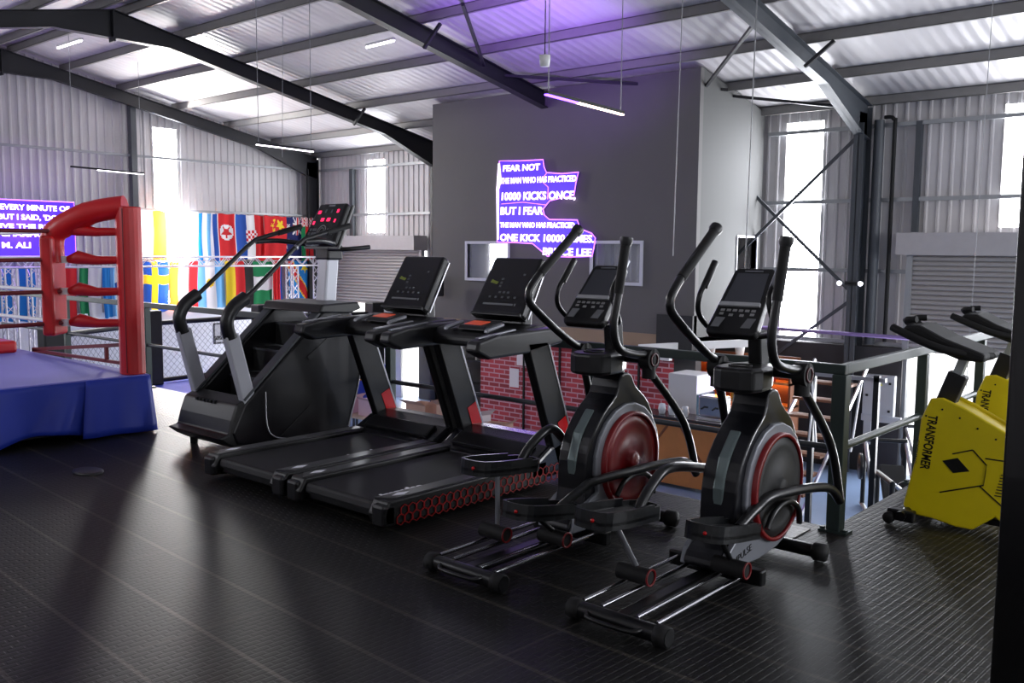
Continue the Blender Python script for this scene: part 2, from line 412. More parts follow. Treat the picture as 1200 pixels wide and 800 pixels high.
# --- roller doors
SLAT = mat('roller_door_slats', (150, 146, 144), .45, .2)
def roller(n, x0, x1, zbot, head_right, hz0=1.62, hz1=2.0):
    root = empty('door_%d' % n, ((x0+x1)/2, YW-.1, LOW)); root['kind'] = 'structure'
    mb = MB(); mb.M = Matrix.Translation((-(x0+x1)/2, -(YW-.1), -LOW))
    z = zbot; ph = .085
    mb2 = []
    while z < hz0:
        q = [(YW-.1, z), (YW-.125, z+.015), (YW-.13, z+.04), (YW-.125, z+.065), (YW-.1, z+.086), (YW-.085, z+.086), (YW-.085, z)]
        mb.prism(q, x0+.05, x1-.05, 'x'); z += ph
    mb.build('door_curtain', SLAT, root)
    mb = MB(); mb.M = Matrix.Translation((-(x0+x1)/2, -(YW-.1), -LOW))
    mb.box(x0-.12, x1+.12, YW-.5, YW-.02, hz0, hz1); mb.build('door_housing', mat('housing_paint', (172, 168, 168), .5, noise=.08), root)
    mb = MB(); mb.M = Matrix.Translation((-(x0+x1)/2, -(YW-.1), -LOW))
    mb.box(x0-.04, x0+.06, YW-.16, YW-.04, LOW, hz0); mb.box(x1-.06, x1+.04, YW-.16, YW-.04, LOW, hz0); mb.build('door_guide', GALV, root)
    return root
roller(1, DL0, DL1, .1, True); roller(2, DR0, DR1, -.1, False)
# outside: pale bright yard
struct(MB().box(-40, 20, YW+.3, 60, LOW-.3, LOW-.05).build('floor_yard', mat('pale_concrete_yard', (225, 225, 225), .8)))
struct(corrug(X0, X1, lambda a, o, z: (a, YF-.1+o, z), [(-17, -15.6, 2.6, 3.7), (-9.6, -8.9, 2.6, 3.7)]).build('wall_front', SHEET))
struct(corrug(YF, YW, lambda a, o, z: (X1+.1-o, a, z), [(3.0, 3.8, 2.0, 4.2), (11.0, 12.4, .5, 4.0)]).build('wall_right', SHEET))
for (a, b, z0, z1) in [(-17, -15.6, 2.6, 3.7), (-9.6, -8.9, 2.6, 3.7)]:  # unseen panes behind the camera, added to let light in
    pane(k, [(a, YF-.13, z0), (a, YF-.13, z1), (b, YF-.13, z1), (b, YF-.13, z0)]); k += 1
for (a, b, z0, z1) in [(3.0, 3.8, 2.0, 4.2), (11.0, 12.4, .5, 4.0)]:  # side panes out of view, put in as extra light
    pane(k, [(X1+.13, a, z0), (X1+.13, a, z1), (X1+.13, b, z1), (X1+.13, b, z0)]); k += 1

# ================================================================ OFFICE BOX against the long wall
BX0, BX1, BY = -15.0, -8.3, 14.5
GREYW = mat('dark_grey_wall_paint', (98, 96, 95), .75, noise=.06, nscale=1.5)
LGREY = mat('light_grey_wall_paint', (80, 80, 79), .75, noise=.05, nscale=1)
def wall_holes(a0, a1, z0, ztop_, holes, fn, th, name, m):
    mb = MB(); xs = sorted(set([a0, a1]+[h for q in holes for h in q[:2]]))
    for a, b in zip(xs, xs[1:]):
        c = (a+b)/2; sp = [(z0, ztop_)]
        for h in holes:
            if h[0] < c < h[1]: sp = [(z0, h[2]), (h[3], ztop_)]
        for (q0, q1) in sp:
            P = [fn(a, 0, q0), fn(b, 0, q0), fn(b, 0, q1), fn(a, 0, q1), fn(a, th, q0), fn(b, th, q0), fn(b, th, q1), fn(a, th, q1)]
            mb.add(P, [(0, 1, 2, 3), (7, 6, 5, 4), (0, 4, 5, 1), (1, 5, 6, 2), (2, 6, 7, 3), (3, 7, 4, 0)])
    return struct(mb.build(name, m))
W1 = (-13.91, -12.75, 1.04, 1.77); W2 = (-10.55, -9.46, 1.06, 1.78)
wall_holes(BX0, BX1, .1, 4.84, [W1, W2], lambda a, t, z: (a, BY+t, z), .12, 'wall_office_front', GREYW)
mb = MB()
ys = [BY+.12, 16.03, 16.83, YW]; zt = [rz(v)+.1 for v in ys]
for i in range(3):
    segs = [(-.02, None)] if i != 1 else [(-.02, .95), (1.92, None)]
    for q0, q1 in segs:
        mb.prism([(ys[i], q0), (ys[i+1], q0), (ys[i+1], q1 if q1 else zt[i+1]), (ys[i], q1 if q1 else zt[i])], BX1-.12, BX1, 'x')
struct(mb.build('wall_office_right', LGREY))
mb = MB(); mb.prism([(BY+.12, -.02), (YW, -.02), (YW, rz(YW)+.1), (BY+.12, rz(BY)+.1)], BX0, BX0+.12, 'x'); struct(mb.build('wall_office_left', GREYW))
struct(MB().box(BX0, BX1, BY, YW, -.02, .1).build('floor_office', GREYW))
FRM = mat('white_window_frame', (205, 206, 214), .4)
GLS = mat('window_glass', (200, 205, 215), .05, alpha=.25)
def window(n, a0, a1, z0, z1, split):
    root = empty('window_%d' % n, ((a0+a1)/2, BY, z0)); root['kind'] = 'structure'
    def new(): mb = MB(); mb.M = Matrix.Translation((-(a0+a1)/2, -BY, -z0)); return mb
    mb = new(); t = .06
    mb.box(a0-t, a1+t, BY-.03, BY+.1, z1, z1+t); mb.box(a0-t, a1+t, BY-.03, BY+.1, z0-t, z0); mb.box(a0-t, a0, BY-.03, BY+.1, z0, z1); mb.box(a1, a1+t, BY-.03, BY+.1, z0, z1); mb.build('window_frame', FRM, root)
    mb = new(); mb.box(a0, a1, BY+.05, BY+.056, z0, z1); mb.build('pane', GLS, root)
    return root
window(20, *W1, .5); window(21, *W2, .5)
struct(MB().box(BX1-.1, BX1+.02, 16.0, 16.03, .95, 1.92).box(BX1-.1, BX1+.02, 16.83, 16.86, .95, 1.92).box(BX1-.1, BX1+.02, 16.0, 16.86, 1.92, 1.96).box(BX1-.1, BX1+.02, 16.0, 16.86, .91, .95).build('window_22', FRM))
struct(MB().box(BX0+.14, BX0+.16, 16.28, 16.92, .95, 2.0).build('window_23', PANE))  # glowing pane before the solid wall, standing in for the back-wall skylight
for zz in (1.28, 1.36, 1.44): struct(MB().box(BX0+.18, BX0+.2, 16.2, 16.95, zz, zz+.025).build('trim_%d' % tn, DKSTEEL)); tn += 1
# tan soffit band, white fascia boards and ground-floor walls under the office
struct(MB().box(BX0, -9.05, BY-.02, BY+.1, -.22, .12).build('trim_%d' % tn, mat('tan_board', (150, 128, 106), .7)), 'tan board band under the office'); tn += 1
struct(MB().box(-9.05, BX1, BY-.05, BY+.1, -.12, .5).build('trim_%d' % tn, mat('near_black_panel', (26, 26, 30), .6)), 'black panel low on the office corner'); tn += 1

def brick_mat():
    m = bpy.data.materials.new('pink_red_brickwork'); m.use_nodes = True; t = m.node_tree; b = t.nodes['Principled BSDF']
    tc = t.nodes.new('ShaderNodeTexCoord'); mp = t.nodes.new('ShaderNodeMapping'); mp.inputs['Rotation'].default_value = (radians(90), 0, 0)
    br = t.nodes.new('ShaderNodeTexBrick'); t.links.new(tc.outputs['Object'], mp.inputs[0]); t.links.new(mp.outputs[0], br.inputs[0])
    br.inputs['Color1'].default_value = lin((186, 62, 72)); br.inputs['Color2'].default_value = lin((120, 36, 46)); br.inputs['Mortar'].default_value = lin((196, 150, 160))
    br.inputs['Scale'].default_value = 1; br.inputs['Brick Width'].default_value = .3; br.inputs['Row Height'].default_value = .1; br.inputs['Mortar Size'].default_value = .014; br.inputs['Bias'].default_value = -.2
    t.links.new(br.outputs['Color'], b.inputs['Base Color']); b.inputs['Roughness'].default_value = .7
    bp = t.nodes.new('ShaderNodeBump'); bp.invert = True; bp.inputs['Strength'].default_value = .5; t.links.new(br.outputs['Fac'], bp.inputs['Height']); t.links.new(bp.outputs[0], b.inputs['Normal']); return m
BR = brick_mat()
struct(MB().box(-13.6, -8.75, BY+.1, BY+.3, LOW, -.2).build('wall_brick', BR))
for xx in (-12.35, -11.4, -10.45, -9.5):
    struct(MB().box(xx-.02, xx+.02, BY+.07, BY+.11, LOW, -.2).build('trim_%d' % tn, RUB), 'black strip on the brick wall'); tn += 1
struct(MB().box(-8.75, BX1, BY+.1, BY+.3, LOW, -.1).build('wall_grey_return', mat('charcoal_wall', (60, 60, 62), .8)))
struct(MB().box(BX0, -13.6, BY+.8, BY+1.0, LOW, -.0).build('wall_dark_alcove', DKW))
# white beams (lit fascia) slung below the office
tag(MB().box(-9.75, -8.55, 14.1, 14.2, -.3, -.12).build('white_fascia_box', WHT), 'white fascia board under the dark office, above the brick wall', 'fascia')
tag(MB().bar((-9.1, 13.95, -.1), (-7.6, 15.5, .0), .05, .14).build('white_beam', WHT), 'white beam slanting up past the right corner of the dark office', 'beam')

# ================================================================ NEON SIGNS
NEONW = mat('neon_white_letters', (240, 225, 255), .4, emit=(238, 214, 255), es=1.3)
NEONV = mat('violet_neon_tube', (190, 110, 255), .4, emit=(186, 104, 255), es=1.6)
ACRY = mat('violet_lit_acrylic', (70, 36, 190), .3, emit=(84, 40, 214), es=.4)
root = empty('neon_quote_sign', (-11.8, 14.47, 1.5), 0, 'large violet neon quote sign about practised kicks on the dark grey office wall', 'neon sign')
off = Vector((-11.8, 14.47, 1.5))
OUT = [(-12.96, 3.49), (-12.4, 3.46), (-11.79, 3.45), (-11.76, 3.3), (-11.7, 3.19), (-11.3, 3.15), (-10.9, 3.16), (-10.96, 2.95), (-11.0, 2.72), (-11.3, 2.68), (-11.61, 2.63), (-11.77, 2.47), (-11.74, 2.35), (-11.61, 2.26), (-10.91, 2.24), (-10.86, 2.12), (-10.78, 2.05), (-10.56, 1.98), (-10.47, 1.89), (-10.5, 1.7), (-10.54, 1.54), (-11.1, 1.52), (-11.65, 1.53), (-11.85, 1.66), (-12.04, 1.78), (-12.5, 1.8), (-13.01, 1.81), (-12.99, 2.6)]
mb = MB(); mb.M = Matrix.Translation(-off); mb.prism(OUT, 14.466, 14.478, 'y'); mb.build('acrylic_backing', ACRY, root)
mb = MB(); mb.M = Matrix.Translation(-off); mb.tube([(a, 14.455, z) for a, z in OUT], .011, 6, closed=True)
mb.tube([(-11.7, 14.455, 3.17), (-11.85, 14.455, 3.05), (-11.65, 14.455, 2.9), (-11.66, 14.455, 2.66)], .008, 6)
mb.tube([(-12.9, 14.455, 2.6), (-12.3, 14.455, 2.62), (-11.7, 14.455, 2.55)], .006, 6)
mb.build('neon_outline', NEONV, root)
mb = MB(); mb.M = Matrix.Translation(-off); mb.tube([(-12.97, 14.45, 3.44), (-12.96, 14.45, 3.1), (-13.0, 14.45, 2.9), (-12.99, 14.45, 1.86)], [.02, .05, .03, .02], 8); mb.build('bright_edge_tube', NEONW, root)
for s, x0, z, wd, sz in (('FEAR NOT', -12.87, 3.27, 1.0, .17), ('THE MAN WHO HAS PRACTICED', -12.93, 3.02, 1.98, .16), ('10000 KICKS ONCE,', -12.93, 2.68, 1.93, .22), ('BUT I FEAR', -12.93, 2.38, 1.15, .22), ('THE MAN WHO HAS PRACTICED', -12.93, 2.12, 1.96, .14), ('ONE KICK 10000 TIMES.', -12.93, 1.84, 2.42, .2), ('BRUCE LEE', -11.78, 1.56, 1.22, .2)):
    text('neon_lettering', s, sz, NEONW, root, frame((x0+11.8, -.02, z-1.5), (1, 0, -.015), (0, 0, 1)), .004, width=wd, bold=.006, shear=.05)
def point(name, loc, power, col, rad=.2):
    l = bpy.data.lights.new(name, 'POINT'); l.energy = power; l.color = col; l.shadow_soft_size = rad
    o = bpy.data.objects.new(name, l); COL.objects.link(o); o.location = loc; return o
root = empty('neon_boxing_sign', (-22.3, 8.0, 1.5), 0, 'violet neon sign glowing on the far corrugated wall behind the ring', 'neon sign')
off = Vector((-22.3, 8.0, 1.5))
mb = MB(); mb.M = Matrix.Translation(-off); mb.box(-22.32, -22.3, 5.6, 9.75, 1.35, 2.68); mb.build('acrylic_backing', ACRY, root)
mb = MB(); mb.M = Matrix.Translation(-off); mb.tube([(-22.28, 5.6, 1.35), (-22.28, 9.75, 1.35), (-22.28, 9.75, 2.68), (-22.28, 5.6, 2.68)], .012, 6, closed=True); mb.build('neon_outline', NEONV, root)
for s, y0, z, wd, sz in (('I HATED EVERY MINUTE OF', 7.35, 2.46, 2.28, .17), ("TRAINING, BUT I SAID, 'DON'T", 7.1, 2.24, 2.55, .17), ('SUFFER NOW AND LIVE THE REST', 6.0, 2.05, 3.4, .13), ('OF YOUR LIFE AS A CHAMPION', 6.2, 1.86, 3.0, .13), ('M. ALI', 8.1, 1.6, .62, .18)):
    text('neon_lettering', s, sz, NEONW, root, frame((.03, y0-8.0, z-1.5), (0, 1, 0), (0, 0, 1)), .004, width=wd, bold=.005)

# ================================================================ FLAGS
FC = {}
def fcol(nm, rgb):
    if nm not in FC:
        m = mat('flag_cloth_'+nm, rgb, .8)
        t = m.node_tree; b = t.nodes['Principled BSDF']; out = t.nodes['Material Output']
        tr = t.nodes.new('ShaderNodeBsdfTranslucent'); tr.inputs[0].default_value = lin(rgb); mx = t.nodes.new('ShaderNodeMixShader'); mx.inputs[0].default_value = .32
        t.links.new(b.outputs[0], mx.inputs[1]); t.links.new(tr.outputs[0], mx.inputs[2]); t.links.new(mx.outputs[0], out.inputs[0]); FC[nm] = m
    return FC[nm]
P = dict(white=(232, 232, 232), red=(214, 34, 40), blue=(34, 82, 172), lblue=(112, 176, 224), yellow=(240, 208, 40), green=(16, 130, 76), orange=(240, 128, 44), navy=(26, 34, 96), black=(24, 24, 26), sky=(30, 130, 205))
PK = list(P)
def star(u, v, cx, cy, r_, asp=1):
    dx, dy = (u-cx)*asp, v-cy; d = math.hypot(dx, dy); a = (math.atan2(dx, dy)) % (2*pi/5); a = abs(a-pi/5)
    return d < r_*(.42+.58*(a/(pi/5))**1.6)
def flag(label, y0, z1, W, H, fn, x=-22.34, amp=.022, ph=0, zoff=0):
    nu, nv = 30, 44; mb = MB(); vs = []
    for j in range(nv+1):
        for i in range(nu+1):
            u, v = i/nu, j/nv
            d = amp*(.35+.65*v)*sin(u*(7+ph)+ph*3+v*1.2)+.4*amp*sin(u*17+ph*5)
            zz = z1-H*v+.02*sin(u*6+ph)*v+.012*sin(u*13+ph)
            vs.append((x+d, y0+W*u+.02*sin(v*4+ph), zz))
    n = len(mb.v); mb.v = vs
    for j in range(nv):
        for i in range(nu):
            a = j*(nu+1)+i; mb.f.append((a, a+1, a+nu+2, a+nu+1)); mb.mi.append(PK.index(fn((i+.5)/nu, (j+.5)/nv))); mb.sm.append(True)
    o = mb.build('national_flag', [fcol(q, P[q]) for q in PK]); tag(o, label, 'flag', 'flags hung on the far gable wall'); return o
def bands(*cs, wts=None):
    wts = wts or [1]*len(cs); T = sum(wts)
    def f(u, v):
        a = u*T
        for c, q in zip(cs, wts):
            if a < q: return c
            a -= q
        return cs[-1]
    return f
def nk(u, v):
    if abs(u-.5) < .3:
        dx, dy = (u-.5)*.8, (v-.4)*1.15; d = math.hypot(dx, dy)
        if d < .2: return 'red' if star(u, v, .5, .4, .15, .7) else 'white'
        return 'red'
    return 'white' if abs(u-.5) < .35 else 'blue'
def croatia(u, v):
    if .3 < u < .72 and .34 < v < .62: return 'red' if (int((u-.3)*12)+int((v-.34)*16)) % 2 else 'white'
    return ('blue', 'white', 'red')[min(2, int(u*3))]
def china(u, v):
    for cx, cy, r_ in ((.72, .2, .15), (.45, .1, .05), (.38, .2, .05), (.42, .32, .05), (.5, .42, .05)):
        if star(u, v, cx, cy, r_, .7): return 'yellow'
    return 'red'
def aussie(u, v):
    if u > .5 and v < .42:
        a, b = (u-.75)/.25, (v-.21)/.21
        if abs(a) < .16 or abs(b) < .16: return 'red'
        if abs(a) < .3 or abs(b) < .3 or abs(abs(a)-abs(b)) < .16: return 'white'
        return 'navy'
    for cx, cy, r_ in ((.25, .22, .09), (.75, .62, .08), (.4, .78, .06), (.15, .7, .06), (.28, .55, .06), (.3, .93, .06)):
        if star(u, v, cx, cy, r_, .7): return 'white'
    return 'navy'
def cross(bg_, c, cu=.5, cv=.35):
    return lambda u, v: c if abs(u-cu) < .13 or abs(v-cv) < .09 else bg_
def nig(u, v): return 'white' if .33 < v < .64 else 'green'
def drc(u, v):
    d = (v-.0)-(u-.05)*1.15
    if star(u, v, .72, .16, .13, .7): return 'yellow'
    if abs(d) < .15: return 'red'
    if abs(d) < .2: return 'yellow'
    return 'sky'
def belarus(u, v):
    if v < .2: return 'white' if (int(u*14)+int(v*24)) % 2 else 'red'
    return 'green' if u < .35 else 'red'
def arg(u, v):
    if math.hypot((u-.5)*.8, (v-.45)*1.1) < .1: return 'yellow'
    return ('lblue', 'white', 'lblue')[min(2, int(u*3))]
TOP = [('flag of pale and orange upright bands hanging nearest the ring post', bands('white', 'orange', 'white', wts=[5, 5, 2]), 11.42, .82), ('flag coloured white to paint the glare of the tall window strip', bands('white', 'white'), 12.2, .78),  # second flag's plain white paints the blown-out backlight
       ('slanting pale blue and white banded flag beside the red star-disc flag', bands('sky', 'white', 'lblue', 'white', wts=[3, 2, 2, 2]), 12.96, .56), ('red flag with a red star in a white disc and blue edges', nk, 13.42, .82),
       ('blue white and red flag with a small red and white checker shield', croatia, 14.2, .84), ('all red flag with a large yellow star and small ones', china, 14.98, .76),
       ('navy flag with white stars and a small crossed canton', aussie, 15.7, .62), ('green and red flag with a patterned white strip, last at the corner', belarus, 16.27, .42)]
for i, (lb, fn, y0, W) in enumerate(TOP): flag(lb, y0, 2.56-.004*i, W, 1.24, fn, x=-22.38+.07*(i % 2), ph=i*1.3)
BOT = [('blue flag with a yellow cross beside the red ring post', cross('blue', 'yellow', .45, .36), 11.44, .7), ('orange-red and white upright striped flag under the white one', bands('orange', 'white', 'red', wts=[3, 3, 3]), 12.12, .82),
       ('light blue and white flag with a small sun', arg, 12.92, .86), ('yellow red and black upright striped flag', bands('yellow', 'red', 'black'), 13.76, .86),
       ('green and white flag with a broad white middle', nig, 14.6, .7), ('narrow red flag right of the green and white one', bands('red', 'blue', wts=[4, 1]), 15.28, .3),
       ('blue flag with a red diagonal band edged in yellow', drc, 15.85, .8)]
for i, (lb, fn, y0, W) in enumerate(BOT): flag(lb, y0, 1.27, W, 1.27, fn, x=-22.38+.07*(i % 2), ph=i*1.7+.6)
LFT = [('blue and white striped flag seen through the ring ropes', bands('sky', 'white', 'sky', 'white', wts=[3, 1, 3, 1]), 8.0, .95), ('plain red flag left of the hanging red corner pad', bands('red', 'red'), 9.05, .7),
       ('green and white flag right of the hanging red corner pad', bands('green', 'white', wts=[1, 1.4]), 9.85, .55), ('light blue flag between green and crossed flags', bands('sky', 'lblue', wts=[2, 1]), 10.4, .3), ('white flag with a dark blue cross', cross('white', 'blue', .45, .4), 10.68, .62)]
for i, (lb, fn, y0, W) in enumerate(LFT): flag(lb, y0, 1.16, W, 1.25, fn, x=-22.38+.07*(i % 2), ph=i*1.1+.3)

# ================================================================ LIGHTING TRUSS in front of the flags
TR = mat('white_aluminium_truss', (214, 212, 222), .35, .5)
def truss(a, b, s, pitch):
    mb = MB(); a = Vector(a); b = Vector(b); t = (b-a); L = t.length; t.normalize()
    u = Vector((1, 0, 0)) if abs(t.x) < .9 else Vector((0, 1, 0)); v = t.cross(u)
    cs = [u*sx*s/2+v*sy*s/2 for sx, sy in ((-1, -1), (1, -1), (1, 1), (-1, 1))]
    for c in cs: mb.tube([a+c, b+c], .022, 6)
    n = max(2, int(L/pitch))
    for i in range(n):
        for k_ in range(4):
            c, d = cs[k_], cs[(k_+1) % 4]
            if i % 2: c, d = d, c
            mb.tube([a+t*(L*i/n)+c, a+t*(L*(i+1)/n)+d], .011, 4)
    return mb
root = empty('lighting_truss', (-21.8, 12, LOW), 0, 'white aluminium box truss goal frame standing in front of the national flags', 'truss')
off = Vector((-21.8, 12, LOW))
def tb(a, b, s, nm, pitch=.22): mb = truss(Vector(a)-off, Vector(b)-off, s, pitch); return mb.build(nm, TR, root)
tb((-21.8, 5.0, 1.28), (-21.8, 16.45, 1.28), .24, 'truss_beam')
tb((-21.8, 16.5, LOW), (-21.8, 16.5, 1.4), .24, 'truss_leg', .25); tb((-21.8, 15.55, LOW), (-21.8, 15.55, 1.16), .24, 'truss_leg', .25)
tb((-21.8, 8.6, LOW), (-21.8, 8.6, 1.16), .24, 'truss_leg', .25); tb((-21.8, 8.05, LOW), (-21.8, 8.05, 1.16), .24, 'truss_leg', .25)

# ================================================================ LINEAR LAMPS AND CABLES
TUBE = mat('lamp_tube_white', (250, 245, 255), .4, emit=(250, 240, 255), es=3.5)
TUBEW = mat('lamp_tube_warm', (255, 235, 220), .4, emit=(255, 226, 205), es=3.5)
TUBEV = mat('lamp_tube_violet', (130, 80, 255), .4, emit=(120, 70, 255), es=4)
def lamp(label, a, b, m, cables=(0, 1), dark=0, group='slim linear lamps on wires'):
    a = Vector(a); b = Vector(b); root = empty('linear_lamp', (a+b)/2, 0, label, 'lamp', group); o = (a+b)/2
    mb = MB(); mb.bar(a-o, b-o, .05, .035); mb.build('lamp_housing', RUB, root)
    s = a+(b-a)*dark; mb = MB(); d = Vector((0, 0, -.024)); mb.bar(s-o+d, b-o+d, .044, .016); mb.build('lamp_tube', m, root)
    if dark and m is TUBEW:
        mb = MB(); mb.bar(a-o+d, s-o+d, .04, .016); mb.build('violet_tube', TUBEV, root)
    for c in cables:
        q = a+(b-a)*(.03 if c == 0 else .97); top = Vector((q.x, q.y, rz(q.y)+.15))
        mb = MB(); mb.tube([q-o, top-o], .006, 5); mb.build('suspension_wire', GALV, root)
lamp('slim lamp hung low before the far wall, left of the others', (-19.7, 8.59, 3.3), (-20.12, 10.38, 3.3), TUBE, dark=.35)
lamp('long slim lamp hanging in front of the far corner above the flags', (-12.8, 8.5, 3.3), (-12.95, 9.7, 3.3), TUBE)
lamp('warm linear lamp with a violet end in front of the dark office', (-6.22, 7.66, 3.3), (-6.4, 9.35, 3.3), TUBEW, dark=.38)
def batten(label, a, b):
    a = Vector(a); b = Vector(b); o = (a+b)/2; root = empty('roof_batten_lamp', o, 0, label, 'lamp', 'short tube lamps under the roof')
    MB().bar(a-o, b-o, .06, .04).build('lamp_housing', WHT, root); d = Vector((0, 0, -.035)); MB().tube([a-o+d, b-o+d], .02, 8).build('lamp_tube', TUBE, root)
batten('short tube lamp fixed to a roof purlin at the far left', (-19.9, 8.5, 5.75), (-18.8, 8.5, 5.75)); batten('short tube lamp fixed to a roof purlin at mid ceiling', (-13.2, 11.1, 5.3), (-12.4, 11.05, 5.3))
# violet effect light washing the roof
root = empty('violet_spot_lamp', (-6.15, 7.55, 3.6), 0, 'small pale effect light clamped by the violet end of the warm lamp', 'lamp')
MB().lathe([(.0, -.06), (.05, -.06), (.06, .05), (.0, .06)], axis='z', seg=14).build('lamp_head', WHT, root); MB().tube([(0, 0, .05), (0, 0, 2.36)], .006, 5).build('suspension_wire', RUB, root)
l = bpy.data.lights.new('violet_wash', 'SPOT'); l.energy = 520; l.color = (.36, .14, 1); l.spot_size = radians(80); l.spot_blend = 1; l.shadow_soft_size = .1
o = bpy.data.objects.new('violet_wash', l); COL.objects.link(o); o.location = (-8.6, 9.6, 3.4); o.rotation_euler = (Vector((-10.0, 12.0, 5.3))-o.location).to_track_quat('-Z', 'Y').to_euler()
point('neon_glow', (-11.8, 14.1, 2.5), 7, (.45, .2, 1), .5)
point('neon_glow_far', (-21.9, 8.6, 2.1), 26, (.5, .2, 1), .5)
for (x_, y_, z0, lb) in ((-14.4, 10.1, 3.3, 'thin steel cable hanging in front of the middle rafter'), (-5.2, 8.6, 1.6, 'thin cable hanging in front of the office right edge'), (-3.45, 6.8, 1.0, 'thin cable hanging before the pale office side'), (-3.3, 12.8, -.1, 'thin cable hanging in front of the right roller door')):
    tag(MB().tube([(x_, y_, z0), (x_+.05, y_+.02, rz(y_)+.165)], .005, 5).build('hanging_cable', GALV), lb, 'cable')
# speakers by the office and security camera
def speaker(label, x, y, z, s):
    root = empty('wall_speaker', (x, y, z), 0, label, 'speaker'); MB().box(-s/2, s/2, -s*.4, s*.4, 0, s*1.3).build('cabinet', RUB, root, bevel=.02)
    MB().lathe([(s*.3, 0), (s*.34, -.02), (s*.2, .02), (0, .03)], (0, -s*.4, s*.5), 'y').build('speaker_cone', BLK2, root)
speaker('black speaker box hanging left of the office beside the beige shutter', -15.45, 15.6, 1.0, .7)

# ================================================================ GUARD RAIL
root = empty('guard_rail', (RX, RY, 0), 0, 'green-grey steel guard rail along the mezzanine edge behind the machines', 'railing')
mb = MB(); mb.bar((-12.6, 0, .97), (.03, 0, .97), .05, .06); mb.build('top_rail', RAILG, root, bevel=.006)
mb = MB(); mb.bar((0, .03, .97), (0, 4.25, .97), .05, .06); mb.build('top_rail', RAILG, root, bevel=.006)
mb = MB(); mb.tube([(-12.6, 0, .5), (0, 0, .5)], .019, 8); mb.build('mid_rail', STEEL, root)
mb = MB(); mb.tube([(0, 0, .5), (0, 4.25, .5)], .024, 8); mb.build('mid_rail', RAILG, root)
for px_, py_ in ((0, 0), (-1.80, 0), (-3.96, 0), (-5.9, 0), (-8.25, 0), (-10.4, 0), (0, 1.5), (0, 3.0), (0, 4.2)):
    w_ = .042 if px_ == 0 and py_ == 0 else .034
    mb = MB(); mb.box(px_-w_, px_+w_, py_-w_, py_+w_, .012, .94)
    o = mb.build('post', RAILG, root, bevel=.005)
    MB().box(px_-.085, px_+.085, py_-.05, py_+.05, 0, .012).box(px_+.055, px_+.08, py_-.035, py_-.01, .012, .025).box(px_-.08, px_-.055, py_-.035, py_-.01, .012, .025).build('base_plate', RAILG, o)

